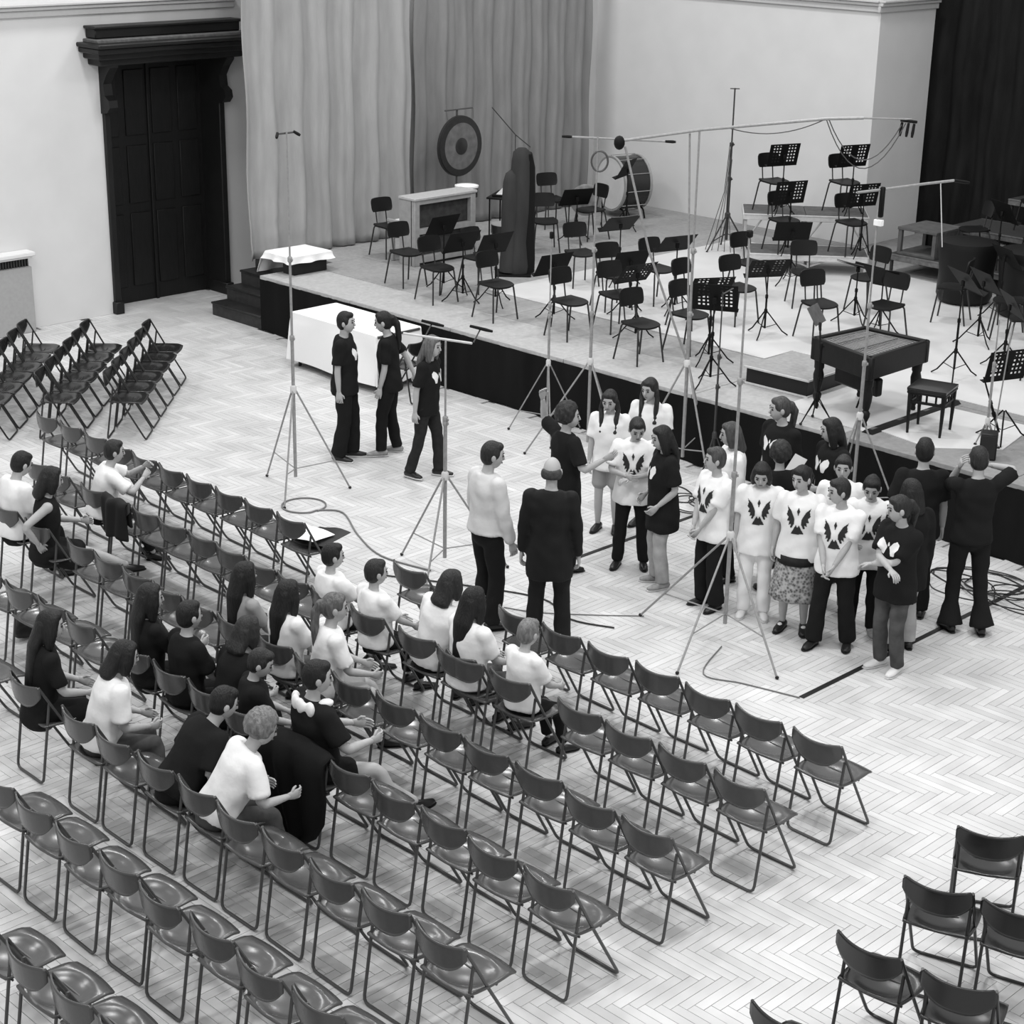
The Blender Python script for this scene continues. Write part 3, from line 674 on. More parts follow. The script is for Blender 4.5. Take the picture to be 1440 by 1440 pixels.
# percussion corner behind the pillar
pt = thing('percussion_table', 'low table of small percussion behind the wrapped pillar', 'table', (-19.45, 19.15, .8), 30)
MB().box((0, 0, .78), (.7, .4, .03), .005).build('tabletop', M_oc, pt)
for sx in (-.3, .3):
    for sy in (-.16, .16): MB().tube([(sx, sy, 0), (sx, sy, .77)], .012, n=6).build('leg', M_st, pt)
gx = thing('glockenspiel', 'small set of pale sounding bars on the percussion table', 'glockenspiel', (-19.45, 19.15, 1.596), 30)
MB().box((0, 0, .015), (.56, .26, .03), .004).build('frame', M_st, gx)
for k in range(14): MB().box((-.25+.0385*k, 0, .038), (.030, .24-.008*k, .012), .003).build('bar', M_alu, gx)
sd = thing('snare_drum', 'small drum with a white head on a stand at the piano end', 'drum', (-19.75, 18.62, .8))
MB().lathe([(.17, .78), (.17, .94)], 28).build('shell', M_dr, sd); MB().lathe([(.165, .94), (.16, .948), (.01, .95)], 28).build('drum_head', M_cloth, sd)
MB().lathe([(.172, .925), (.182, .925), (.182, .952), (.170, .952)], 28, caps=False).build('hoop', M_cloth, sd)
for k in range(3): MB().tube([(0, 0, .3), (.2*math.cos(k*2.1), .2*math.sin(k*2.1), 0)], .01, n=6).build('leg', M_chr, sd)
MB().tube([(0, 0, .28), (0, 0, .79)], .014, n=7).build('stand_pole', M_chr, sd)
kd = thing('kettle_drum', 'dark drum with bright fittings between the piano and the wrapped pillar', 'drum', (-18.6, 18.35, .8))
MB().lathe([(.05, .12), (.16, .22), (.22, .42), (.225, .56)], 28).build('bowl', M_dr, kd); MB().lathe([(.225, .56), (.22, .57), (.01, .575)], 28).build('drum_head', mat('grey_drum_skin', .25, .6), kd)
for k in range(6):
    a = k*PI/3; MB().tube([(.235*math.cos(a), .235*math.sin(a), .56), (.235*math.cos(a), .235*math.sin(a), .44)], .008, n=5).build('tension_screw', M_chr, kd)
for k in range(3):
    a = k*2.094+.4; MB().tube([(.13*math.cos(a), .13*math.sin(a), .25), (.26*math.cos(a), .26*math.sin(a), 0)], .012, n=6).build('leg', M_chr, kd)

# cimbalom
M_cb = mat('cimbalom_dark_wood', .008, .5, .25, noise=.3, nscale=9, stretch=(1, 6, 1)); M_cs = mat('cimbalom_soundboard', .09, .5, noise=.35, nscale=26); M_str = mat('string_metal', .34, .4, noise=.2)
cb = thing('cimbalom', 'dark cimbalom on turned legs with its strings laid open', 'cimbalom', (-10.55, 15.95, .8))
PT = [(-.48, -.36), (.46, -.62), (.45, .49), (-.39, .48)]; zt, zb = .80, .55
MB().prism(PT, zb, zb+.02).build('bottom_board', M_cb, cb, smooth=False)
for k in range(4):
    p, q = np.array(PT[k]), np.array(PT[(k+1) % 4]); L = np.linalg.norm(q-p); a = math.degrees(math.atan2(*(q-p)[::-1]))
    mm = Matrix.Translation((*((p+q)/2), (zt+zb)/2))@Matrix.Rotation(R(a), 4, 'Z')
    MB().box((0, .025, 0), (L+.03, .06, zt-zb), .012, mm).build('case_side', M_cb, cb)
IN = [(p[0]*.92, p[1]*.92) for p in PT]
MB().prism(IN, zt-.075, zt-.06).build('soundboard', M_cs, cb, smooth=False)
lerp = lambda a, b, t: (a[0]+(b[0]-a[0])*t, a[1]+(b[1]-a[1])*t)
b = MB()
for k in range(34):
    t = (k+.5)/34; p = lerp(IN[0], IN[3], t); q = lerp(IN[1], IN[2], t); b.tube([(*p, zt-.035+.006*(k % 2)), (*q, zt-.035+.006*((k+1) % 2))], .0022, n=4)
tag(b.build('strings', M_str, cb), kind='stuff')
for t in (.28, .62):
    p = lerp(lerp(IN[0], IN[1], t), lerp(IN[3], IN[2], t), .06); q = lerp(lerp(IN[0], IN[1], t), lerp(IN[3], IN[2], t), .94)
    MB().loft([(*p, zt-.045), (*q, zt-.045)], .014, .018, n=6).build('bridge', M_cb, cb)
for t, m_ in ((.06, M_str), (.94, M_str)):
    p = lerp(lerp(IN[0], IN[1], t), lerp(IN[3], IN[2], t), .04); q = lerp(lerp(IN[0], IN[1], t), lerp(IN[3], IN[2], t), .96)
    MB().loft([(*p, zt-.04), (*q, zt-.04)], .035, .02, n=6).build('pin_block', M_cs, cb)
LEG = [(.02, 0), (.03, .03), (.022, .06), (.045, .12), (.05, .16), (.03, .19), (.04, .22), (.055, .30), (.06, .38), (.045, .44), (.055, .46), (.055, .50), (.06, .56)]
lm = MB().lathe(LEG, 14).mesh('leg', M_cb)
for p in PT: o = link('leg', lm, cb); o.location = (p[0]*.84, p[1]*.84, 0)
MB().box((-.04, -.06, .34), (.7, .10, .20), .02, rot('Z', -14, (0, 0, 0))).build('pedal_box', M_cb, cb)
MB().tube([(0, .0, .26), (0, -.12, .05)], .012, n=6).build('pedal_rod', M_st, cb)
b = MB().box((0, 0, 0), (.30, .012, .22), .004, Matrix.Translation((-.62, -.12, .98))@rot('Z', -75)@rot('X', 32)); b.build('lifted_flap', M_rtop, cb)
# carved stool
so = thing('carved_stool', 'dark carved square stool at the stage edge right of the cimbalom', 'stool', (-9.62, 15.82, .808), 15)
n = 11; X = np.array([[(.21*u, .21*v, .485+.02*(1-u**4)*(1-v**4)) for v in np.linspace(-1, 1, n)] for u in np.linspace(-1, 1, n)])
MB().sheet(X, .03).build('seat', mat('stool_leather', .014, .3, .5), so)
MB().box((0, 0, .452), (.42, .42, .035), .012).build('seat_frame', M_cb, so)
for sx in (-1, 1):
    for sy in (-1, 1): MB().loft([(sx*.175, sy*.175, 0), (sx*.18, sy*.18, .2), (sx*.18, sy*.18, .435)], [.014, .02, .026], n=8).build('leg', M_cb, so)
for k in range(4):
    for x in (-.10, 0, .10): MB().loft([(x, -.18, .36), (x, -.18, .435)], .012, n=6, M=rot('Z', 90*k)).build('spindle', M_cb, so)
    MB().box((0, -.18, .345), (.34, .022, .03), .006, rot('Z', 90*k)).build('stretcher', M_cb, so)
# black monitor box
sb = thing('stage_speaker', 'small black speaker box at the front of the stage, right', 'speaker', (-8.72, 15.5, .8), 300)
MB().box((0, 0, .14), (.17, .17, .28), .012).build('cabinet', M_black, sb); MB().box((0, .088, .14), (.14, .012, .24), .003).build('grille', mat('grille_cloth', .02, .9), sb)
# covered instruments in the dark recess
for lab, x, y, z, sx, sz in (('rounded black instrument case on the top dark step, left one', -13.1, 24.75, 1.8, .42, .75), ('rounded black instrument case on the top dark step, middle one', -11.9, 24.75, 1.8, .36, .7), ('large rounded black instrument case on the top dark step, right one', -10.9, 24.75, 1.8, .5, 1.15), ('squat black instrument case on the middle dark step', -11.35, 23.75, 1.45, .4, .62), ('black instrument case low on the first dark step', -12.0, 22.75, 1.1, .34, .7)):
    t = thing('instrument_case', lab, 'case', (x, y, z), 300, 'black cases in the recess')
    MB().loft([(0, 0, sz*q) for q in (0, .04, .2, .45, .7, .9, 1.0)], np.array([.3, .42, .5, .42, .46, .36, .1])*sx, np.array([.12, .16, .2, .18, .18, .14, .05]), n=18, up=(0, 1, 0)).build('shell', M_oc, t)
    MB().tube([(-.06, .2, sz*.5), (-.06, .24, sz*.5), (.06, .24, sz*.5), (.06, .2, sz*.5)], .01, n=6).build('handle', M_st, t)

for lab, x, y, rr_, hh_ in (('black covered drum in front of the dark steps, left one', -12.65, 21.35, .40, .88), ('black covered drum in front of the dark steps, right one', -11.65, 21.3, .44, .92)):
    t = thing('covered_drum', lab, 'drum', (x, y, .808), None, 'covered drums')
    MB().lathe([(rr_*.85, .02), (rr_*.95, .1), (rr_*.92, hh_*.5), (rr_, hh_*.85), (rr_*.97, hh_*.95), (rr_*.6, hh_*.99), (.02, hh_)], 24).build('cover', M_oc, t)
    for k in range(3): MB().ell((rr_*.7*math.cos(k*2.1), rr_*.7*math.sin(k*2.1), .025), (.03, .03, .025), 8, 5).build('caster', M_st, t)
CLOTH_BLACK = mat('coat_cloth', .010, .9, .1)
# bags and a jacket left among the chairs
for lab, x, y, a in (('slouched black bag on the floor by the woman in the sleeveless dress', -12.95, 7.05, 20), ):
    t = thing('shoulder_bag', lab, 'bag', (x, y, 0), a)
    MB().loft([(-.17, 0, .09), (-.12, 0, .11), (0, 0, .12), (.12, 0, .1), (.17, 0, .08)], [.05, .09, .1, .09, .05], [.07, .1, .115, .095, .06], n=14, up=(0, 0, 1), round_ends=True).build('body', M_black, t, sharp=180)
    MB().tube([(-.13, 0, .2), (-.05, .06, .27), (.06, .05, .26), (.13, 0, .18)], .012, n=6).build('strap', M_st, t)
gx_ = np.array([[(u*.19, (-.215-.04*(1-u*u))+(.0 if v < .5 else .0)+.035*math.copysign(1, .5-v)*(1 if abs(v-.5) > .04 else abs(v-.5)/.04)-.015*math.sin(u*7+v*4), .805-abs(v-.5)*(.75 if v > .5 else .5)+.01*math.sin(u*5)) for v in np.linspace(0, 1, 26)] for u in np.linspace(-1, 1, 16)])
o = MB().sheet(gx_, .02).build('jacket', mat('jacket_cloth', .010, .9), sharp=180); o.location = (JACKET_X, 8.56, 0); tag(o, 'black jacket hung over a second-row chair beside the boy with raised forearms', 'jacket')

pts_ = [(-.17, .80), (-.22, .835), (-.285, .81), (-.305, .66), (-.30, .48), (-.285, .30), (-.27, .16), (-.26, .05)]; hw_ = [.30, .32, .335, .34, .335, .30, .20, .05]
gx_ = np.array([[(u*w_-.0, y_-.02*math.sin(u*9+z_*5)*(1 if z_ < .75 else .3)-.05*(1-u*u)*(1 if y_ < -.25 else 0), z_-.05*abs(u)**2*(1 if z_ > .7 else 0)) for (y_, z_), w_ in zip(pts_, hw_)] for u in np.linspace(-1, 1, 24)])
o = MB().sheet(gx_, .025).build('coat', CLOTH_BLACK, sharp=180); o.location = (-8.57, 6.80, 0); tag(o, 'long black coat hung over the chair of the lace-collared woman', 'coat')

# ------------------------------------------------------------------ microphone stands
M_pole = mat('galvanised_pole', .26, .4, .5, noise=.15, nscale=30); M_dpole = mat('dark_pole', .035, .4, .5)
def mic_stand(label, x, y, z, H, hub, foot, spin, m=M_pole, r=.016, low=.28, top=True, name='microphone_stand'):
    t = thing(name, label, 'microphone stand', (x, y, z), None, 'tall microphone stands')
    b = MB(); b.tube([(0, 0, .16), (0, 0, hub+.55)], r*1.15, n=9); b.build('lower_pole', m, t)
    MB().tube([(0, 0, hub+.5), (0, 0, H*.66)], r*.85, n=8).build('middle_pole', m, t); MB().tube([(0, 0, H*.65), (0, 0, H)], r*.6, n=8).build('upper_pole', m, t)
    MB().lathe([(r*1.3, hub-.05), (r*2.2, hub-.04), (r*2.2, hub+.02), (r*1.3, hub+.04)], 10).build('hub', M_alu if m is M_pole else m, t)
    for zc in (hub+.55, H*.66): 
        k = MB(); k.lathe([(r*1.4, zc-.03), (r*1.6, zc-.02), (r*1.6, zc+.02), (r*1.1, zc+.03)], 8); k.box((r*2.2, 0, zc), (.02, .012, .025), .003); k.build('clamp', m, t)
    ft = foot if isinstance(foot, (list, tuple)) else [foot]*3
    sp_ = spin if isinstance(spin, (list, tuple)) else [spin+120*k for k in range(3)]
    for d, a in zip(ft, sp_):
        c, s_ = math.cos(R(a)), math.sin(R(a))
        l = MB().tube([(c*r*1.6, s_*r*1.6, hub-.02), (c*d, s_*d, .012)], r*.62, n=7).build('leg', m, t)
        MB().tube([(c*r*1.2, s_*r*1.2, low*.55+.1), (c*d*.72, s_*d*.72, .012+(hub-.02)*.28)], r*.4, n=6).build('brace', m, l)
        MB().ell((c*d, s_*d, .014), (.018, .018, .016), 8, 5).build('foot', M_black, l)
    return t
def mic(parent, p, q, name='microphone'):
    MB().loft([p, tuple(p[i]+(q[i]-p[i])*.7 for i in range(3)), q], [.014, .017, .012], n=8).build(name, M_st, parent)
m1 = mic_stand('tall pale mic stand at the left, between the door and the singers', -14.39, 11.08, 0, 3.82, 1.14, .58, [-50, 55, 175])
MB().tube([(-.02, -.1, 3.8), (-.02, .1, 3.8)], .01, n=6).build('crossbar', M_dpole, m1); mic(m1, (-.02, -.1, 3.81), (.03, -.15, 3.77)); mic(m1, (-.02, .1, 3.81), (.03, .15, 3.77))
m2 = mic_stand('mic stand with a wide double crossbar behind the man in the white shirt', -11.58, 10.67, 0, 2.28, .99, .62, [60, 180, 300])
MB().tube([(-.5, -.07, 2.27), (.18, .16, 2.27)], .012, n=7).build('crossbar', M_alu, m2)
for sx, sy in ((-.28, .06), (.16, .26)): 
    MB().tube([(sx, sy-.06, 2.27), (sx-.02, sy+.05, 2.38)], .007, n=6).build('mic_arm', M_dpole, m2); mic(m2, (sx-.11, sy+.0, 2.39), (sx+.11, sy+.07, 2.37))
m3 = mic_stand('tall mic stand with a cable ring and long T-bar behind the arm-raising woman', -13.13, 14.32, 0, 3.62, 1.12, .72, [225, 345, 105])
MB().tube([(-.28, -.12, 3.6), (.68, .5, 3.6)], .012, n=7).build('crossbar', M_pole, m3)
for t_ in (-.1, 1.0): mic(m3, (-.28+.96*t_*.9, -.12+.62*t_*.9, 3.6), (-.28+.96*(t_*.9+.1), -.12+.62*(t_*.9+.1), 3.6))
MB().tube([(.02+.09*math.cos(a)*.7, .02+.09*math.cos(a)*.7, 3.36+.11*math.sin(a)) for a in np.linspace(0, 2*PI, 22)], .012, n=6).build('cable_ring', M_fgtube, m3)
m4 = mic_stand('mic stand planted before the row of singers at the right', -8.78, 11.43, 0, 3.58, .99, .86, [-78, -20, 190])
MB().box((0, 0, 3.6), (.05, .05, .06), .01).build('top_clamp', M_st, m4)
m5 = mic_stand('very tall boom stand between the two braided girls and the stage', -12.05, 14.72, 0, 3.78, 1.25, .6, [100, 220, 340], r=.018)
M5 = (-12.05, 14.72)
bm = MB(); bm.tube([(-.55, -.62, 3.66), (0, 0, 3.78), (.85, 1.05, 3.90), (1.15, 1.3, 3.92)], .016, n=8); bm.tube([(1.1, 1.26, 3.92), (1.52, 1.64, 3.92)], .010, n=7); bm.build('boom', M_pole, m5)
MB().ell((-.56, -.63, 3.64), (.06, .06, .075), 12, 8).build('counterweight', M_st, m5)
MB().tube([(-.52, -.58, 3.6), (-.3, -.38, 2.5), (.0, .0, 1.25)], .013, n=7).build('support_rod', M_pole, m5)
MB().tube([(-.09, -.05, 3.74), (.0, 0, 1.3)], .011, n=7).build('side_pole', M_pole, m5)
MB().box((1.5, 1.62, 3.9), (.2, .03, .03), .006).build('mic_bar', M_st, m5)
for k in (-.08, 0, .07): mic(m5, (1.5+k, 1.62, 3.88), (1.51+k, 1.58, 3.74))
def sag(p, q, d, n=14): return [(p[0]+(q[0]-p[0])*t, p[1]+(q[1]-p[1])*t, p[2]+(q[2]-p[2])*t-d*4*t*(1-t)) for t in np.linspace(0, 1, n)]
c = MB().tube(sag((.2, .25, 3.8), (.85, 1.05, 3.9), .1), .006, n=5); c.tube(sag((.85, 1.05, 3.9), (1.48, 1.6, 3.88), .5), .006, n=5); c.tube(sag((.87, 1.07, 3.9), (1.45, 1.57, 3.86), .4), .006, n=5); c.build('cable', M_fgtube, m5)
m6 = mic_stand('dark tall stand on the stage left of the aluminium risers', -17.0, 21.55, .8, 2.46, .55, .38, 20, M_dpole, .02)
MB().tube([(-.05, -.05, 2.45), (.05, .05, 2.45)], .01, n=6).build('crossbar', M_dpole, m6)
for k in range(5): MB().tube([(.015*k-.02, -.02, 1.6-.05*k), (.02*k-.05, -.05, .9), (-.2+.1*k, -.25+.03*k, .01)], .006, n=5).build('hanging_cable', M_fgtube, m6)
m7 = mic_stand('mic stand with a boom crossing before the cimbalom', -9.8, 14.78, 0, 3.48, 1.15, .55, [20, 140, 260])
MB().tube([(-.12, -.2, 3.43), (0, 0, 3.45), (.22, .46, 3.49), (.36, .74, 3.51)], .014, n=7).build('boom', M_pole, m7)
MB().box((.02, .02, 3.33), (.05, .05, .3), .012).build('cable_wrap', M_st, m7); MB().box((.02, 0, 3.13), (.09, .05, .06), .004).build('label_tag', M_cloth, m7)
mic(m7, (.36, .74, 3.51), (.44, .9, 3.48)); MB().tube([(.3, .6, 3.49), (.34, .68, 2.85)], .006, n=5).build('drop_wire', M_alu, m7)
m8 = mic_stand('slim pole stand against the stage left of the T-bar stand', -13.96, 14.5, 0, 2.4, .9, .5, [200, 320, 80], r=.013)
MB().box((0, 0, 2.4), (.04, .04, .08), .008).build('top_clip', M_st, m8)
m10 = mic_stand('slim dark stand close to the stage right of the boom stand', -11.66, 14.78, 0, 2.1, .5, .22, 30, M_dpole, .013)
MB().tube([(0, 0, 2.08), (.06, .1, 2.14)], .008, n=6).build('mic_holder', M_dpole, m10)
m11 = mic_stand('pair of slim pale poles rising behind the speaker box at the right', -8.9, 15.75, .8, 1.36, .3, .14, 45, M_pole, .012)
MB().tube([(.05, .07, .2), (.09, .12, 1.3)], .008, n=6).build('second_pole', M_pole, m11)
m12 = mic_stand('short black tripod mic stand at the left leg of the cimbalom', -10.62, 14.98+.2, .8, .72, .3, .2, 15, M_st, .012)
MB().tube([(0, 0, .72), (-.1, .1, .98)], .01, n=6).build('mic_arm', M_st, m12); mic(m12, (-.1, .1, .98), (-.14, .14, 1.05))
m13 = mic_stand('boom stand right of the gong before the grey curtain', -20.1, 20.0, .8, 1.55, .4, .3, 10, M_dpole, .012)
MB().tube([(.12, .22, 1.35), (0, 0, 1.55), (-.2, -.33, 1.98)], .009, n=6).build('boom', M_dpole, m13)

# ------------------------------------------------------------------ cables on the floor
M_cab = mat('grey_cable', .16, .5); M_cabk = mat('black_cable', .015, .5)
def cable(label, pts, r=.006, m=M_cab, grp='loose cables'): 
    P = [np.array((*p, r+.001) if len(p) == 2 else p, float) for p in pts]
    Q = []
    for i in range(len(P)-1):
        p0, p1, p2, p3 = P[max(i-1, 0)], P[i], P[i+1], P[min(i+2, len(P)-1)]
        for t in np.linspace(0, 1, 6, endpoint=False): Q.append(.5*(2*p1+(p2-p0)*t+(2*p0-5*p1+4*p2-p3)*t*t+(3*p1-p0-3*p2+p3)*t**3))
    Q.append(P[-1]); o = MB().tube(Q, r, n=5).build('cable', m); return tag(o, label, 'cable', grp)
cable('ring of grey cable on the floor at the foot of the left mic stand', [(-13.95+.23*math.cos(a), 10.84+.23*math.sin(a)) for a in np.linspace(0, 6.4, 14)]+[(-13.5, 11.0), (-12.9, 10.7), (-12.3, 10.5), (-11.7, 10.6)], .009)
cable('thin cable curling from the right mic stand to the tape line', [(-8.7, 11.3), (-8.45, 10.75), (-8.1, 10.85), (-7.62, 10.98)], .006)
cable('cable lying across the floor from the double-crossbar stand to the man in black suit', [(-11.9, 10.2), (-11.2, 10.6), (-10.5, 10.9), (-10.0, 10.75), (-9.6, 10.9)], .008, M_cabk)
cable('thin cable on the floor behind the suited man', [(-10.6, 10.5), (-10.3, 10.65), (-9.9, 11.0), (-9.6, 11.3)], .005)
rr = np.random.default_rng(11)
for k in range(7):
    cx, cy = -11.3+rr.uniform(-.5, .5), 14.0+rr.uniform(-.35, .35); a0 = rr.uniform(0, 6)
    cable(['black cable loop at the bottom of the tangle left of the singers', 'second black cable loop from the bottom of the tangle left of the singers', 'third black cable loop from the bottom of the tangle left of the singers', 'middle black cable loop of the tangle left of the singers', 'third black cable loop from the top of the tangle left of the singers', 'second black cable loop from the top of the tangle left of the singers', 'topmost black cable loop of the tangle left of the singers'][k], [(cx+.33*math.cos(a0+a)*(1+.2*math.sin(3*a+k)), cy+.26*math.sin(a0+a), .008+.008*k) for a in np.linspace(0, 6.8, 12)], .007, M_cabk, 'cable tangle left of the singers')
for k in range(9):
    cx, cy = -7.4+rr.uniform(-.9, .6), 14.25+rr.uniform(-.3, .35); a0 = rr.uniform(0, 6)
    cable('black cable loop in the right-hand tangle, '+['bottom one', 'second from the bottom', 'third from the bottom', 'fourth from the bottom', 'middle one', 'fourth from the top', 'third from the top', 'second from the top', 'topmost'][k], [(cx+.4*math.cos(a0+a)*(1+.25*math.sin(2*a+k)), cy+.28*math.sin(a0+a), .008+.008*k) for a in np.linspace(0, 7.2, 12)], .007, M_cabk, 'cable tangle at the right')

# ------------------------------------------------------------------ people
M_skin = mat('skin', .40, .6, .3, noise=.05, nscale=9); M_lip = mat('lip', .16, .5); M_eye = mat('eye', .02, .3)
CL = {'black': mat('black_cotton', .0115, .9, .15, bump=.35, bscale=9), 'dark': mat('dark_denim', .022, .9, .15, noise=.2, bump=.35, bscale=9), 'white': mat('white_cotton', .80, .9, .1, bump=.45, bscale=8),
      'offwhite': mat('offwhite_shirt', .60, .85, .1, bump=.6, bscale=7), 'grey': mat('grey_cotton', .30, .9, .1, bump=.4, bscale=8), 'jeans': mat('mid_denim', .075, .9, .1, noise=.35, nscale=7, bump=.3, bscale=12), 'light': mat('light_denim', .36, .9, .1, noise=.2, nscale=8, bump=.3, bscale=12),
      'suit': mat('black_suiting', .009, .7, .2, bump=.2, bscale=6), 'sole': mat('pale_sole', .55, .7), 'shoe': mat('dark_shoe_leather', .014, .35, .4), 'wshoe': mat('white_shoe', .68, .6), 'gshoe': mat('worn_grey_shoe', .28, .7, noise=.3, nscale=20)}
HAIR = {'black': mat('black_hair', .011, .5, .3, noise=.3, nscale=60, bump=.5, bscale=120, stretch=(1, 1, .12)), 'dark': mat('dark_brown_hair', .020, .5, .3, noise=.35, nscale=60, bump=.5, bscale=120, stretch=(1, 1, .12)),
        'brown': mat('brown_hair', .055, .5, .3, noise=.4, nscale=50, bump=.5, bscale=120, stretch=(1, 1, .12)), 'lbrown': mat('light_brown_hair', .11, .5, .3, noise=.4, nscale=50, bump=.6, bscale=90, stretch=(1, 1, .2)), 'fair': mat('fair_hair', .17, .5, .3, noise=.4, nscale=50, bump=.6, bscale=90, stretch=(1, 1, .2)), 'grey': mat('grey_fringe_hair', .05, .6, .2, noise=.4, nscale=50)}
M_skirt_p = mat('patterned_skirt', .16, .9, .1)
nt = M_skirt_p.node_tree; v_ = nt.nodes.new('ShaderNodeTexVoronoi'); v_.inputs['Scale'].default_value = 38
tc = nt.nodes.new('ShaderNodeTexCoord'); nt.links.new(tc.outputs['Object'], v_.inputs['Vector'])
r_ = nt.nodes.new('ShaderNodeMapRange'); r_.inputs[1].default_value = .1; r_.inputs[2].default_value = .75; r_.inputs[3].default_value = .05; r_.inputs[4].default_value = .42
nt.links.new(v_.outputs['Distance'], r_.inputs[0]); nt.links.new(r_.outputs[0], nt.nodes['Principled BSDF'].inputs['Base Color'])
QUEUE = []                                                          # (object, extra MB or None): volumes to be fused into one skin
def fuse(name, mb, m, parent, voxel, extra=None, smooth=4, emblem=None):
    o = link(name, mb.mesh(name, m, sharp=180), parent)
    r = o.modifiers.new('fuse', 'REMESH'); r.mode = 'VOXEL'; r.voxel_size = voxel; r.use_smooth_shade = True
    s_ = o.modifiers.new('relax', 'SMOOTH'); s_.factor = .5; s_.iterations = smooth
    QUEUE.append((o, extra, emblem)); return o
WING = [(-.30, .10), (-.30, -.20), (-.48, -.52), (-.62, -.50), (-.55, -.25), (-.78, -.38), (-.70, -.08), (-.95, -.10), (-.80, .18), (-1.0, .30), (-.92, .62), (-.98, .85), (-.62, .62)]
EMB_W = [WING, [(-x, y) for x, y in WING], [(0, .92), (.13, .64), (0, .36), (-.13, .64)], [(-.56, -.92), (.54, -.96), (.30, -.56), (.13, -.26), (0, -.48), (-.13, -.26), (-.30, -.56)]]
BUT = [(-.10, .05), (-.22, -.35), (-.38, -.85), (-.70, -.80), (-.78, -.35), (-.98, .05), (-1.0, .55), (-.78, .85), (-.45, .62)]
EMB_B = [BUT, [(-x, y) for x, y in BUT], [(0, .62), (.10, .35), (.05, .12), (-.05, .12), (-.10, .35)]]
def inside(P, x, y):
    c = False; j = len(P)-1
    for i in range(len(P)):
        if (P[i][1] > y) != (P[j][1] > y) and x < (P[j][0]-P[i][0])*(y-P[i][1])/(P[j][1]-P[i][1])+P[i][0]: c = not c
        j = i
    return c
def ik(a, b, l1, l2, hint):
    a, b = Vector(a), Vector(b); d = b-a; L = d.length
    if L > (l1+l2)*.995: b = a+d.normalized()*(l1+l2)*.995; d = b-a; L = d.length
    x = (l1*l1-l2*l2+L*L)/(2*L); h = math.sqrt(max(0, l1*l1-x*x)); u = d/L
    n = Vector(hint)-u*Vector(hint).dot(u); n.normalize(); return a+u*x+n*h, b
def person(label, x, y, h, head, shirt='black', legs='black', hair=('short', 'dark'), z=0, seat=None, lean=0, side=0, twist=0, look=(0, 0), L=None, Rr=None, LF=None, RF=None, le=None, re=None,
           long_sleeve=False, tee=.14, wide=0, flare=0, shoes='shoe', emblem=None, bottom='trousers', top='tee', loose=0, hs=1.0, curl=.5, group=None, knee=None, collar=False):
    s = h/1.72; t = thing('person', label, 'person', (x, y, z), head, group); V = Vector
    P = V((0, -.06*s, seat+.085*s)) if seat else V((0, 0, .925*s))
    td = (Matrix.Rotation(R(-lean), 3, 'X')@Matrix.Rotation(R(side), 3, 'Y'))@V((0, 0, 1))
    base = Matrix.Rotation(R(-lean), 3, 'X')@Matrix.Rotation(R(side), 3, 'Y'); tw = base@Matrix.Rotation(R(twist), 3, 'Z')
    ax, fw = tw@V((1, 0, 0)), tw@V((0, 1, 0)); px, pf = base@V((1, 0, 0)), base@V((0, 1, 0))
    S = P+td*.47*s; N = P+td*.535*s
    HM = Matrix.Rotation(R(look[0]+twist), 3, 'Z')@Matrix.Rotation(R(-(look[1]+lean*.35)), 3, 'X'); hz = hs*(.5+.5*s); HC = N+HM@V((0, .03*s, .105*hz))+td*.025
    def tor(m, sec, off=0):
        m.loft([P+td*a*s+fw*(c*s) for a, _, _, c in sec], [q*s+off for _, q, _, _ in sec], [q*s+off for _, _, q, _ in sec], n=20, up=fw)
    # limbs
    sh, el, wr, hp, kn, an = {}, {}, {}, {}, {}, {}
    for sg, tgt, hint in ((-1, L, le), (1, Rr, re)):
        sh[sg] = S+ax*(sg*.172*s)-td*.025*s
        tg = tgt or ((sg*.235, .03, .80) if not seat else (sg*.13, .30, seat/s+.17)); tg = V(tg)*s
        el[sg], wr[sg] = ik(sh[sg], tg, .285*s, .25*s, hint or (sg*.5, -1, -.25))
    for sg, tgt in ((-1, LF), (1, RF)):
        hp[sg] = P+px*(sg*.088*s)-td*.03*s
        tg = tgt or ((sg*.105, .0) if not seat else (sg*.11, .40)); zf = tg[2] if len(tg) > 2 else .085
        hint = (knee or ((0, 1, .02) if not seat else (0, .55, 1)))
        kn[sg], an[sg] = ik(hp[sg], V((tg[0]*s, tg[1]*s, zf*s)), (.415 if not seat else .40)*s, (.402 if not seat else .42)*s, (hint[0]*sg, hint[1], hint[2]))
    def limb(m, A, B, C, r, off=0, n=10, f2=1):
        pts = [A, A.lerp(B, .5), A.lerp(B, .93), B.lerp(C, .07), B.lerp(C, .4), C.lerp(B, 1-f2)]
        m.loft(pts, [q*s+off for q in r], n=n, round_ends=True)
    TOR = [(-.11, .10, .085, 0), (-.06, .155, .112, -.005), (0, .165, .118, 0), (.12, .138, .102, .008), (.26, .152, .112, .012), (.38, .168, .105, .0), (.45, .135, .082, -.008), (.485, .085, .066, -.008), (.52, .054, .054, 0), (.60, .05, .052, .022)]
    b = MB(); tor(b, TOR, -.004)
    for sg in (-1, 1):
        limb(b, sh[sg], el[sg], wr[sg], (.048, .044, .037, .038, .037, .025))
        b.ell(sh[sg], (.055*s,)*3, 10, 7)
        if bottom != 'trousers' or True:
            k = .86 if bottom in ('trousers',) else 1
            limb(b, hp[sg], kn[sg], an[sg], (.082*k, .07*k, .055*k, .052*k, .052*k, .034*k))
    b.loft([N-td*.03*s, HC-HM@V((0, .015, .03))], [.052*s, .05*s], n=12, round_ends=True)
    ex = MB()                                                       # head, ears and fingers kept crisp
    th = np.linspace(.06, PI-.06, 16); ph = np.arange(22)*2*PI/22; HV = []
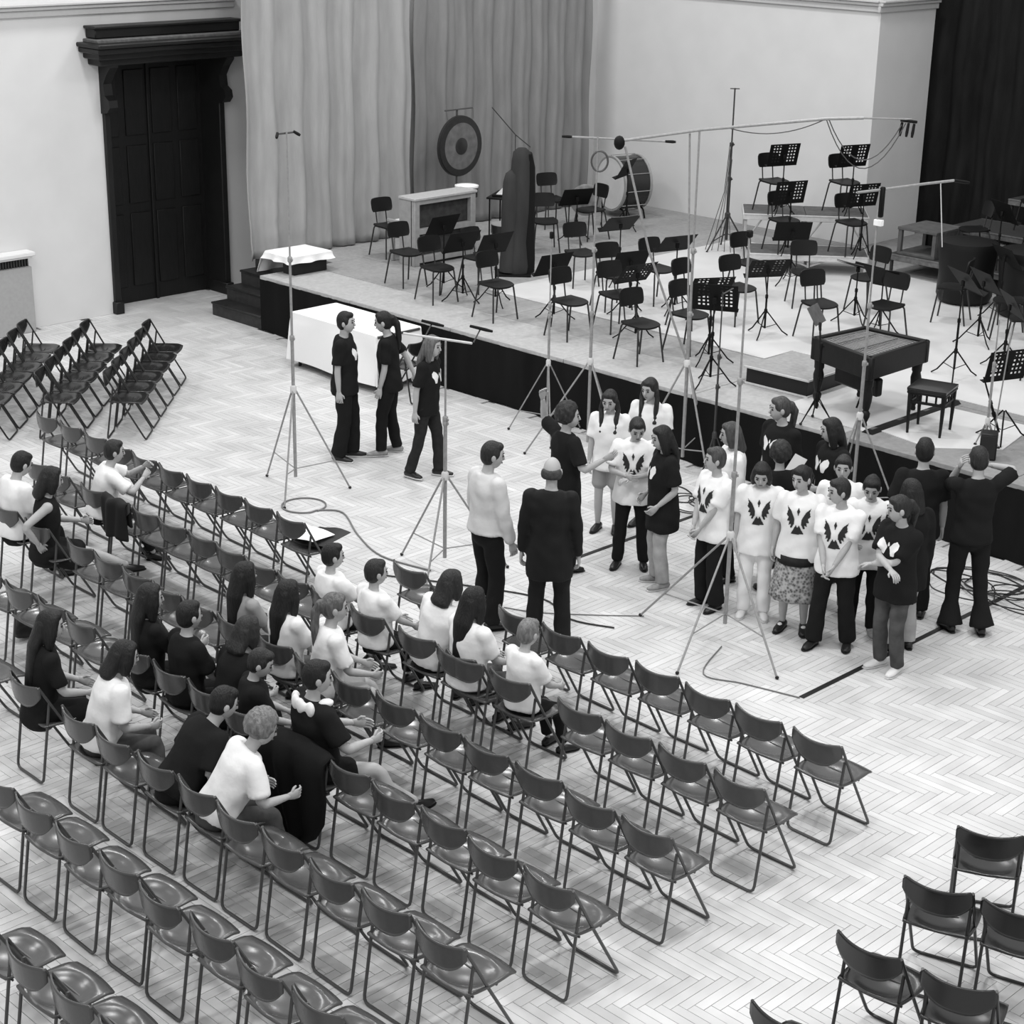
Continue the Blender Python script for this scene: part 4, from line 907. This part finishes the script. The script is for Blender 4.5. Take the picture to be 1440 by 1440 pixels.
    for a in th:
        zc = math.cos(a); rr_ = math.sin(a)
        for q in ph:
            xx, yy_, zz_ = rr_*math.cos(q)*.076, rr_*math.sin(q)*.095, zc*.118
            if zz_ < 0: k = -zz_/.118; xx *= 1-.36*k*k; yy_ = yy_*(1-.22*k*k)+.018*k
            if yy_ > 0: yy_ *= 1-.06*(1-abs(zc))
            if yy_ > .05 and abs(xx) < .03 and .0 < zz_+.02 < .03: yy_ -= .004
            HV.append((xx, yy_, zz_))
    m4 = HM.to_4x4()@Matrix.Scale(hz, 4); m4.translation = HC
    HF = [(i*22+j, (i+1)*22+j, (i+1)*22+(j+1) % 22, i*22+(j+1) % 22) for i in range(15) for j in range(22)]+[tuple(range(22)), tuple(15*22+j for j in range(22))[::-1]]
    ex.add(HV, HF, m4)
    ex.loft([(0, .086, .016), (0, .097, -.012), (0, .102, -.024), (0, .090, -.034)], [.006, .009, .0135, .010], [.006, .009, .010, .007], n=8, up=(0, 1, 0.2), M=m4)
    for sg in (-1, 1): ex.ell((sg*.078, -.005, -.008), (.012, .022, .032), 8, 6, M=m4)
    for sg in (-1, 1):
        d = (wr[sg]-el[sg]).normalized(); o_ = V((0, 0, 1)) if abs(d.z) < .8 else V((0, 1, 0)); lat = d.cross(ax*sg if abs(d.dot(ax)) < .8 else o_).normalized(); nrm = lat.cross(d)*sg
        if nrm.dot(V((-sg, 0, -.3))) < 0: nrm = -nrm
        if lat.dot(V((0, 1, .3))) < 0: lat = -lat
        W_ = wr[sg]; k = s*.95
        ex.loft([W_-d*.02*k, W_+d*.02*k, W_+d*.06*k, W_+d*.09*k], [.024*k, .034*k, .042*k, .038*k], [.019*k, .018*k, .016*k, .012*k], n=10, up=nrm)
        for q, ln in zip((.031, .0105, -.0105, -.031), (.068, .077, .071, .054)):
            f0 = W_+d*.082*k+lat*q*k; a1 = (d*math.cos(curl)+nrm*math.sin(curl)).normalized(); a2 = (d*math.cos(curl*2.2)+nrm*math.sin(curl*2.2)).normalized()
            ex.loft([f0-d*.01*k, f0+d*.012*k, f0+d*.012*k+a1*ln*.45*k, f0+d*.012*k+a1*ln*.45*k+a2*ln*.5*k], [.0095*k, .0095*k, .0085*k, .0065*k], n=7, up=lat, round_ends=True)
        f0 = W_+d*.022*k+lat*.03*k; a1 = (d*.75+lat*.6+nrm*.25).normalized(); a2 = (d*.95+lat*.15+nrm*.35).normalized()
        ex.loft([f0-lat*.01*k, f0+a1*.034*k, f0+a1*.034*k+a2*.03*k], [.0125*k, .0105*k, .008*k], n=7, up=nrm, round_ends=True)
    fuse('body', b, M_skin, t, .014, ex)
    # face
    for sg in (-1, 1):
        MB().ell((sg*.031, .0815, .010), (.0145, .010, .0095), 8, 6, M=m4).build('eye', M_eye, t, sharp=180)
    e_ = MB()
    for sg in (-1, 1): e_.loft([(sg*.015, .0905, .033), (sg*.032, .087, .037), (sg*.047, .076, .034)], .0042, n=6, M=m4)
    e_.build('eyebrows', HAIR['dark' if hair[1] in ('black', 'dark') else 'brown'], t)
    MB().ell((0, .088, -.058), (.022, .008, .0065), 10, 6, M=m4).build('mouth', M_lip, t, sharp=180)
    # hair
    st_, hc = hair; q = MB(); HE = lambda c, r_, mm=m4: q.ell(c, r_, 16, 11, M=mm)
    if st_ == 'bald':
        for a in np.linspace(-1.25, 1.25, 9): HE((.066*math.sin(a), -.03-.052*math.cos(a), -.012), (.03, .03, .047))
    elif st_ == 'curly':
        for i in range(46):
            a, bz = i*2.399, 1-1.35*(i+.5)/46; rr_ = math.sqrt(max(0, 1-bz*bz)); c = (.084*rr_*math.cos(a), -.022+.095*rr_*math.sin(a), .02+.115*bz)
            if c[1] > .045 and c[2] < .07: continue
            HE(c, (.034,)*3)
        HE((0, -.02, .022), (.084, .098, .114))
    else:
        HE((0, -.017, .022), (.083, .098, .110)); HE((0, -.035, -.01), (.081, .075, .085))
        if st_ == 'short': HE((0, .035, .085), (.06, .05, .035)); [HE((sg*.072, .01, .02), (.014, .03, .04)) for sg in (-1, 1)]
        else: HE((0, .028, .084), (.066, .054, .036)); [HE((sg*.064, .02, .045), (.02, .04, .05)) for sg in (-1, 1)]
    down = (HM.transposed()@V((0, 0, -1)))
    def lock(pts, r1, r2=None, n=12): q.loft([m4@V(p) for p in pts], np.array(r1)*hz, np.array(r2 if r2 is not None else r1)*hz, n=n, up=HM@V((0, 1, 0)), round_ends=True)
    if st_ in ('long', 'bob'):
        ln = .30 if st_ == 'long' else .085
        for sg in (-1, 1): lock([(sg*.066, .012, .045), (sg*.080, .008, -.03), (sg*.078, .0, -.09-ln*.25)], [.024, .026, .02], [.045, .05, .035])
        bk = N-fw*.10*s-td*(.06+ln)*s; b4 = m4.inverted()
        p2 = b4@(N-fw*.085*s-td*.03*s); p3 = b4@bk
        lock([(0, -.06, .03), (0, -.075, -.06), p2] + ([p3] if st_ == 'long' else []), [.082, .095, .10] + ([.075] if st_ == 'long' else []), [.055, .06, .055] + ([.035] if st_ == 'long' else []), 16)
    if st_ in ('pony', 'bun'):
        HE((0, -.115, .03), (.042, .042, .042))
        if st_ == 'pony':
            b4 = m4.inverted(); lock([(0, -.12, .03), (0, -.155, -.03), b4@(N-fw*.13*s-td*.06*s), b4@(N-fw*.125*s-td*.2*s)], [.034, .038, .034, .015], None)
        else: HE((0, -.10, -.055), (.045, .045, .05))
    if st_ == 'braids':
        b4 = m4.inverted()
        for sg in (-1, 1):
            pts = [V((sg*.078, -.01, -.01)), V((sg*.095, .01, -.09)), b4@(N+ax*(sg*.085*s)+fw*.085*s-td*.07*s), b4@(N+ax*(sg*.08*s)+fw*.115*s-td*.22*s)]
            lock(pts, [.022, .028, .03, .018], None)
            for i in range(9):
                f_ = i/8*2.99; k0 = int(f_); c = pts[k0].lerp(pts[k0+1], f_-k0); HE(c, (.03, .028, .024))
    if hc: fuse('hair', q, HAIR[hc], t, .012, smooth=2)
    # clothing
    off = .014+loose; m = MB(); tl = tee if not seat else .08
    CLO = [(-tl, .172+loose*.6, .128+loose*.4, 0), (-tl*.4, .172+loose*.4, .128, 0), (.02, .164, .120, 0), (.12, .148, .11, .008), (.26, .155, .116, .014), (.38, .170, .108, .0), (.45, .14, .086, -.006), (.487, .092, .072, -.006), (.508, .066, .062, -.002)]
    if seat: CLO[0] = (-.06, .17, .12, 0); CLO[1] = (-.03, .172, .125, 0)
    tor(m, CLO, off)
    if top != 'sleeveless':
        for sg in (-1, 1):
            if long_sleeve: m.loft([sh[sg], sh[sg].lerp(el[sg], .5), el[sg].lerp(sh[sg], .06), el[sg].lerp(wr[sg], .3), wr[sg].lerp(el[sg], .08)], np.array([.066, .062, .056, .052, .042])*s+loose*.4, n=12, round_ends=True)
            else: m.loft([sh[sg], sh[sg].lerp(el[sg], .45), sh[sg].lerp(el[sg], .80)], np.array([.064, .066, .068])*s+loose*.6, n=12, round_ends=False)
            m.ell(sh[sg], (.068*s+loose*.3,)*3, 12, 8)
    fuse('jacket' if top == 'jacket' else 'dress' if bottom == 'dress' else 'shirt', m, CL[shirt], t, .0155, emblem=(emblem, P+td*.29*s, fw, ax, td, s) if emblem else None)
    m = MB()
    if bottom in ('trousers', 'shorts'):
        m.loft([P+td*a*s for a in (-.10, -.04, .03, .09)], np.array([.135, .168, .172, .152])*s+.006, np.array([.11, .122, .124, .11])*s+.006, n=18, up=pf, round_ends=True)
        for sg in (-1, 1):
            r_ = np.array([.092, .084, .070, .068, .064+wide*.5, .056+wide+flare])*s+wide*.5
            if bottom == 'shorts': m.loft([hp[sg], hp[sg].lerp(kn[sg], .5), hp[sg].lerp(kn[sg], .78)], np.array([.098, .092, .092])*s, n=12, round_ends=True)
            else: m.loft([hp[sg], hp[sg].lerp(kn[sg], .5), kn[sg].lerp(hp[sg], .08), kn[sg].lerp(an[sg], .1), kn[sg].lerp(an[sg], .5), an[sg].lerp(kn[sg], -.04 if not seat else .1)], r_, n=14, round_ends=False); m.ell(kn[sg], (r_[2],)*3, 10, 7)
        fuse(bottom, m, CL[legs], t, .0155)
    elif bottom == 'skirt':
        n, k = 48, 12; X = np.zeros((n+1, k, 3))
        for i in range(n+1):
            a = i/n*2*PI
            for j in range(k):
                f_ = j/(k-1); rr_ = (.165+.085*f_)*s*(1+.05*f_*math.sin(a*9)); X[i, j] = (rr_*math.cos(a), rr_*.85*math.sin(a), P.z+.04*s-f_*.60*s)
        MB().sheet(X, .006).build('skirt', M_skirt_p, t, sharp=180)
        MB().sheet(np.array([[(.192*s*math.cos(a), .175*s*math.sin(a), P.z-.10*s-.09*s*j) for j in range(2)] for a in np.linspace(0, 2*PI, 40)]), .012).build('skirt_band', CL['dark'], t, sharp=180)
    elif bottom == 'dress':
        for sg in (-1, 1): m.loft([hp[sg], hp[sg].lerp(kn[sg], .5 if collar else .85)], [.115*s, .10*s], n=12, round_ends=True)
        m.loft([P-td*.12*s, P], [.19*s, .18*s], [.15*s, .14*s], n=16, up=pf, round_ends=True)
        fuse('dress_skirt', m, CL[shirt], t, .0155)
    # shoes
    for sg in (-1, 1):
        A = an[sg]; fd = (Matrix.Rotation(R(-sg*12), 3, 'Z')@V((0, 1, 0))); z0 = A.z-.085*s
        if shoes:
            so_ = MB(); up = V((0, 0, 1))
            pts = [A+fd*a*s+up*(c*s) for a, c in ((-.06, -.045), (-.02, -.035), (.05, -.045), (.11, -.055), (.165, -.06))]
            so_.loft(pts, np.array([.034, .040, .042, .045, .026])*s, np.array([.036, .046, .036, .026, .018])*s, n=12, up=(0, 0, 1), round_ends=True)
            o = so_.build('shoe', CL[{'sneaker': 'shoe', 'mary': 'shoe'}.get(shoes, shoes)], t, sharp=180)
            so_ = MB().loft([A+fd*a*s-up*(.078*s) for a in (-.085, -.05, .02, .09, .15, .185)], np.array([.022, .038, .040, .048, .040, .018])*s, np.full(6, .008*s if shoes != 'sneaker' else .013*s), n=12, up=(0, 0, 1))
            so_.build('sole', CL['sole'] if shoes in ('sneaker', 'gshoe', 'wshoe') else CL['shoe'], o)
            if shoes == 'mary': MB().ell(A+fd*.055*s-up*.022*s, (.026*s, .034*s, .018*s), 10, 6).build('sock', CL['wshoe'], o)
    if collar:
        m = MB()
        for q in (-1.5, -.5, .5, 1.5): m.ell(N+ax*(q*.072*s)-fw*((.115-.018*q*q)*s)-td*((.035+.012*abs(q))*s), (.047*s, .030*s, .060*s), 12, 8)
        for sg in (-1, 1): m.ell(N+ax*(sg*.10*s)+fw*.05*s-td*.04*s, (.045*s, .06*s, .03*s), 12, 8)
        fuse('collar', m, CL['white'], t, .012, smooth=2)
    return t

# standing figures (heading in degrees: 45 = to the right of the picture, 135 = away, 225 = to the left, 315 = towards the lens)
person('teenage boy in black tee, wide black trousers and black sneakers, facing right, leftmost of three', -14.87, 12.17, 1.72, 38, 'black', 'black', ('short', 'black'), L=(-.20, .02, .80), Rr=(.215, -.02, .80), wide=.022, shoes='sneaker', look=(-6, 0), LF=(-.1, .05), RF=(.1, -.06), loose=.012, emblem='b')
person('teenager in black with a dark ponytail and pale shoes, facing left, middle of three', -14.66, 12.66, 1.68, 222, 'black', 'black', ('pony', 'black'), L=(-.19, .10, .82), Rr=(.24, -.25, .92), re=(.3, -1, 0), lean=3, shoes='gshoe', LF=(-.09, .10), RF=(.1, -.06), look=(0, 8), wide=.006)
person('girl with long light-brown hair, white emblem on black tee, flared jeans, stepping right', -13.79, 12.43, 1.62, 22, 'black', 'dark', ('long', 'lbrown'), L=(-.28, -.2, .98), le=(-.4, -1, .1), Rr=(.24, -.04, .80), shoes='sneaker', LF=(-.12, .10), RF=(.12, -.16), emblem='b', flare=.012, look=(-4, 4), lean=4)
person('young man in a pale long-sleeved shirt and black trousers seen from behind', -10.41, 10.09, 1.74, 78, 'offwhite', 'black', ('short', 'dark'), L=(-.25, .10, .86), Rr=(.26, .10, .80), long_sleeve=True, tee=.02, look=(-22, 8), loose=.022, wide=.012)
person('bald man in a black suit seen from behind', -9.76, 10.21, 1.72, 128, 'suit', 'suit', ('bald', 'grey'), L=(-.25, .04, .80), Rr=(.25, .04, .80), long_sleeve=True, tee=.28, top='jacket', loose=.012, wide=.012, LF=(-.13, 0), RF=(.13, 0))
person('curly-haired woman in black, one arm raised and the other pointing right', -10.9, 11.58, 1.66, 72, 'black', 'black', ('curly', 'dark'), L=(-.38, -.06, 1.68), le=(-1, .1, -.2), Rr=(.40, .22, 1.25), re=(.2, -.3, -1), tee=.30, wide=.02, look=(-28, 0), loose=.012)
person('girl in white tee with a dark braid, bare legs and dark shoes, facing the lens', -11.33, 12.68, 1.50, 300, 'white', 'grey', ('braids', 'dark'), L=(-.22, .06, .84), Rr=(.22, .06, .84), bottom='shorts', look=(-4, 14), tee=.16, loose=.012)
person('taller girl in white tee with two braids, behind the boy looking at his hands', -11.16, 13.10, 1.58, 292, 'white', 'grey', ('braids', 'dark'), L=(-.22, .06, .82), Rr=(.22, .06, .82), bottom='shorts', look=(-14, 10), loose=.008)
person('boy in white emblem tee and black trousers, hands joined before his chest', -10.52, 12.14, 1.53, 305, 'white', 'black', ('short', 'dark'), L=(.02, .24, 1.08), Rr=(.05, .25, 1.11), le=(-.8, -.3, -.6), re=(.8, -.3, -.6), emblem='w', look=(16, 24), wide=.006, loose=.022, LF=(-.14, .0), RF=(.14, .04), tee=.18)
person('girl with very long black hair, long black emblem tee and light jeans', -10.0, 11.97, 1.58, 238, 'black', 'light', ('long', 'black'), L=(-.17, .12, .92), Rr=(.17, .14, .95), emblem='b', tee=.30, loose=.02, shoes='gshoe', look=(4, 10), wide=.01)
person('boy in white emblem tee in left profile, hands clasped, left end of the row', -9.35, 11.92, 1.53, 258, 'white', 'black', ('short', 'brown'), L=(-.02, .24, .86), Rr=(.04, .25, .84), le=(-1, -.4, -.3), re=(1, -.4, -.3), emblem='w', look=(-26, 0), loose=.022, wide=.024, tee=.16)
person('girl with brown bob and plain long white shirt behind the left-hand boy', -9.68, 12.56, 1.56, 235, 'white', 'black', ('bob', 'brown'), tee=.22, loose=.02, look=(-5, 5), wide=.01, long_sleeve=True)
person('girl in white emblem tee, white trousers and dark bob, looking down', -8.95, 12.05, 1.50, 303, 'white', 'white', ('bob', 'black'), L=(-.23, .05, .80), Rr=(.23, .05, .80), emblem='w', tee=.20, loose=.024, shoes='wshoe', look=(0, 26), wide=.01)
person('smiling girl in white emblem tee, patterned skirt and strapped black shoes', -8.51, 12.06, 1.55, 296, 'white', 'black', ('pony', 'black'), L=(-.24, .04, .84), Rr=(.25, .0, .84), emblem='w', tee=.16, bottom='skirt', loose=.02, shoes='mary', look=(-22, 8))
person('boy in white emblem tee and black trousers, hands clasped, nearest the lens', -8.07, 12.02, 1.55, 288, 'white', 'black', ('short', 'dark'), L=(-.01, .24, .84), Rr=(.05, .25, .82), le=(-1, -.4, -.3), re=(1, -.4, -.3), emblem='w', look=(-50, 6), loose=.022, wide=.02, LF=(-.15, -.06), RF=(.15, .08), tee=.15)
person('tall girl with brown ponytail and white emblem on black tee, in the back row', -9.66, 13.27, 1.68, 258, 'black', 'black', ('pony', 'brown'), emblem='b', look=(-24, 4), loose=.02, tee=.2)
person('woman with long dark hair and white emblem on black tee, in the back row', -9.03, 13.24, 1.62, 250, 'black', 'black', ('long', 'black'), emblem='b', look=(-20, 8), loose=.02, L=(-.12, .25, 1.05), tee=.2)
person('short dark-clad child with curly dark hair, turned away between the rows', -9.18, 12.62, 1.45, 140, 'black', 'black', ('curly', 'dark'), tee=.2, loose=.012, shoes='shoe')
person('child in white tee peering out behind the boy nearest the lens', -8.53, 12.68, 1.50, 300, 'white', 'light', ('pony', 'dark'), look=(0, 6), loose=.015)
person('girl in white emblem tee and black trousers, head bowed, second from the row end', -8.07, 12.46, 1.50, 303, 'white', 'black', ('pony', 'black'), emblem='w', look=(-4, 22), loose=.02, L=(-.22, .08, .84), Rr=(.14, .22, 1.06), tee=.18, shoes='gshoe')
person('girl in black emblem tee with folded arms, jeans and white shoes', -7.45, 11.99, 1.57, 262, 'black', 'jeans', ('pony', 'dark'), L=(.14, .20, 1.06), Rr=(-.13, .24, 1.09), le=(-1, .1, -.5), re=(1, .1, -.5), emblem='b', tee=.20, loose=.02, shoes='wshoe', look=(-30, 8), wide=.006)
person('young man in black tee seen from behind, looking towards the stage', -7.98, 13.10, 1.70, 132, 'black', 'black', ('short', 'black'), L=(-.22, .10, .9), Rr=(.24, .08, .84), loose=.015, look=(-8, 0), wide=.01)
person('person in long black jacket and pale trousers standing behind the folded-arms girl', -7.64, 12.42, 1.55, 150, 'black', 'light', ('bob', 'black'), long_sleeve=True, tee=.28, loose=.025, wide=.012)
person('woman in black with flared trousers, both hands raised to her head', -7.49, 13.20, 1.72, 140, 'black', 'black', ('short', 'dark'), L=(-.13, .13, 1.50), le=(-.3, .5, -2), Rr=(.15, .15, 1.50), re=(1, .3, .0), flare=.06, look=(-6, 10), LF=(-.12, -.02), RF=(.14, -.12), loose=.006, tee=.08)
# seated listeners; seat = height of the chair seat
S = .46
person('dark-haired listener in white shirt at the left edge, second from the left', -14.05, 7.62, 1.62, 88, 'white', 'black', ('short', 'black'), seat=S, lean=6, loose=.02, look=(0, 20))
person('woman in a sleeveless black dress with bare legs stretched out, left', -13.48, 7.60, 1.62, 62, 'black', 'black', ('bob', 'black'), seat=S, lean=6, bottom='dress', top='sleeveless', L=(-.15, .3, .75), Rr=(.2, -.12, .66), re=(.5, -1, .4), LF=(-.10, .72, .26), RF=(.06, .66, .12), look=(8, 8), shoes='shoe')
person('boy in white tee with raised forearms in the second row at the left', -13.98, 8.48, 1.50, 66, 'white', 'black', ('short', 'dark'), seat=S, lean=16, L=(-.05, .46, 1.05), Rr=(.12, .42, .98), loose=.014, LF=(-.10, .45), RF=(.12, .48))
person('boy in white shirt with dark round haircut, second row, left of a short-haired boy', -10.50, 8.50, 1.40, 80, 'white', 'black', ('short', 'black'), seat=S, lean=-4, loose=.03, look=(-14, 4))
person('short-haired boy in white tee and black trousers, second row beside the empty front chair', -9.98, 8.50, 1.42, 82, 'white', 'black', ('short', 'dark'), seat=S, lean=-2, loose=.02, look=(-12, 2))
person('brown-haired listener in white leaning over to the long-haired girl', -9.42, 8.58, 1.58, 92, 'white', 'dark', ('bob', 'dark'), seat=S, lean=12, side=10, loose=.02)
person('girl with long black hair over a white tee, in the second row', -8.93, 8.52, 1.58, 86, 'white', 'jeans', ('long', 'black'), seat=S, lean=4, loose=.016)
person('fair-haired child in white tee, right end of the listeners', -8.38, 8.56, 1.36, 88, 'white', 'black', ('short', 'fair'), seat=S, lean=2, loose=.014, look=(4, 10))
person('girl with waist-long black hair and grey top, alone in the third row', -10.56, 7.62, 1.50, 84, 'grey', 'dark', ('long', 'black'), seat=S, lean=2)
person('girl with long black hair and white tee, third row, behind the white-shirted boys', -10.04, 7.64, 1.50, 86, 'white', 'jeans', ('long', 'black'), seat=S, lean=2, loose=.012)
person('girl with a light brown ponytail, white tee and bare knees, third row', -9.56, 7.66, 1.58, 66, 'white', 'grey', ('pony', 'lbrown'), seat=S, lean=6, bottom='shorts', loose=.014, look=(-12, 0), LF=(-.02, .50, .12), RF=(.16, .42))
person('girl with long black hair and black top, fourth row, left one', -10.62, 6.78, 1.58, 80, 'black', 'black', ('long', 'black'), seat=S, lean=2, look=(-12, 2), Rr=(.12, .36, .80))
person('round-headed listener in black, fourth row, right of the long-haired girl', -10.16, 6.80, 1.56, 84, 'black', 'black', ('short', 'black'), seat=S, lean=4, loose=.012)
person('listener in black with dark bob, bending forward in the fourth row', -9.70, 6.84, 1.56, 92, 'black', 'black', ('bob', 'dark'), seat=S, lean=20, loose=.014)
person('listener in black with head turned to the right, fourth row', -9.30, 6.78, 1.40, 66, 'black', 'dark', ('short', 'dark'), seat=S, lean=2, loose=.014, look=(-20, 20))
person('woman in black with a broad white lace collar and bare crossed legs', -8.62, 6.82, 1.70, 78, 'black', 'black', ('short', 'black'), seat=S, lean=-2, bottom='dress', tee=.36, collar=True, loose=.028, LF=(.24, .62, .16), RF=(.30, .46, .10), look=(-18, 6), L=(-.12, .3, .72), Rr=(.22, .26, .74))
person('woman with long dark hair and dark dress, left end of the fifth row', -10.70, 5.90, 1.60, 74, 'black', 'black', ('long', 'black'), seat=S, lean=9, bottom='dress', look=(-16, 4))
person('listener in white tee with round black bob and jeans, fifth row', -9.96, 5.94, 1.60, 70, 'white', 'jeans', ('bob', 'black'), seat=S, lean=18, loose=.02, look=(0, 6))
person('listener in black shirt hunched forward, fifth row', -9.02, 5.94, 1.62, 80, 'black', 'black', ('short', 'black'), seat=S, lean=36, loose=.03, look=(-8, 5))
person('curly fair-haired boy in white tee hunched forward, fifth row', -8.57, 5.94, 1.58, 72, 'white', 'jeans', ('curly', 'fair'), seat=S, lean=32, loose=.024, look=(-6, 10), Rr=(.2, .42, .68))

pg_ = MB().sheet(np.array([[(u*.10, v*.13, .01*u*u) for v in (-1, 0, 1)] for u in np.linspace(-1, 1, 5)]), .003).build('paper_sheet', mat('grey_page', .45, .8)); pg_.location = (-9.30, 13.02, 1.10); pg_.rotation_euler = (R(55), 0, R(-20))
tag(pg_, 'pale page held up between the two black-shirted women in the back row', 'paper')
# fuse the bodies and clothes, then lay the emblems on the shirts
bpy.context.view_layer.update(); DG = bpy.context.evaluated_depsgraph_get(); DONE = []
for o, ex, em in QUEUE:
    ev = o.evaluated_get(DG); me = bpy.data.meshes.new_from_object(ev)
    if ex is not None and ex.v:
        n = len(me.vertices); V = np.empty(n*3); me.vertices.foreach_get('co', V)
        F = [tuple(p.vertices) for p in me.polygons]; EV = np.vstack(ex.v)
        m2 = bpy.data.meshes.new(o.name); m2.from_pydata(np.vstack([V.reshape(-1, 3), EV]).tolist(), [], F+[tuple(i+n for i in f) for f in ex.f])
        for mt in me.materials: m2.materials.append(mt)
        me = m2
    if o.name.split('.')[0] in ('shirt', 'jacket', 'dress', 'trousers', 'dress_skirt'):          # soft folds in the cloth
        n = len(me.vertices); V = np.empty(n*3); Nn = np.empty(n*3); me.vertices.foreach_get('co', V); me.vertices.foreach_get('normal', Nn); V = V.reshape(-1, 3); Nn = Nn.reshape(-1, 3)
        f = RNG.uniform(0, 6, 6); x, y_, z_ = V.T; tr = o.name.startswith('trousers')
        d = np.sin(z_*(34 if tr else 15)+5*np.sin(x*11+f[0])+3*np.sin(y_*9+f[1])+f[2])*.5+np.sin(x*31+y_*23+4*np.sin(z_*7+f[3])+f[4])*.5+.5*np.sin(z_*41+x*19-y_*27+f[5])
        me.vertices.foreach_set('co', (V+Nn*(d*(.0038 if tr else .0045))[:, None]).ravel()); me.update()
    me.polygons.foreach_set('use_smooth', np.ones(len(me.polygons), bool)); me.name = o.name.split('.')[0]
    DONE.append((o, me, em))
for o, me, em in DONE:
    o.modifiers.clear(); o.data = me
    if em:
        kind, C, fw, ax, td, s = em
        bvh = BVHTree.FromPolygons([v.co for v in me.vertices], [tuple(p.vertices) for p in me.polygons])
        polys, hw, hh, up_ = (EMB_W, .115*s, .145*s, -.01) if kind == 'w' else (EMB_B, .110*s, .085*s, .035)
        n = 46; idx = {}; V = []; F = []
        def vert(i, j):
            if (i, j) not in idx:
                p = C+ax*((i/n*2-1)*hw)+td*((j/n*2-1)*hh+up_); hit = bvh.ray_cast(p+fw*.6, -fw)
                q = (hit[0] if hit[0] is not None else p+fw*.13); idx[i, j] = len(V); V.append(tuple(q+fw*.004))
            return idx[i, j]
        for i in range(n):
            for j in range(n):
                if any(inside(P_, (i+.5)/n*2-1, (j+.5)/n*2-1) for P_ in polys): F.append((vert(i, j), vert(i+1, j), vert(i+1, j+1), vert(i, j+1)))
        e = bpy.data.meshes.new('emblem'); e.from_pydata(V, [], F); e.materials.append(CL['white'] if kind == 'b' else mat('dark_print', .02, .8))
        e.polygons.foreach_set('use_smooth', np.ones(len(F), bool)); link('emblem', e, o.parent)
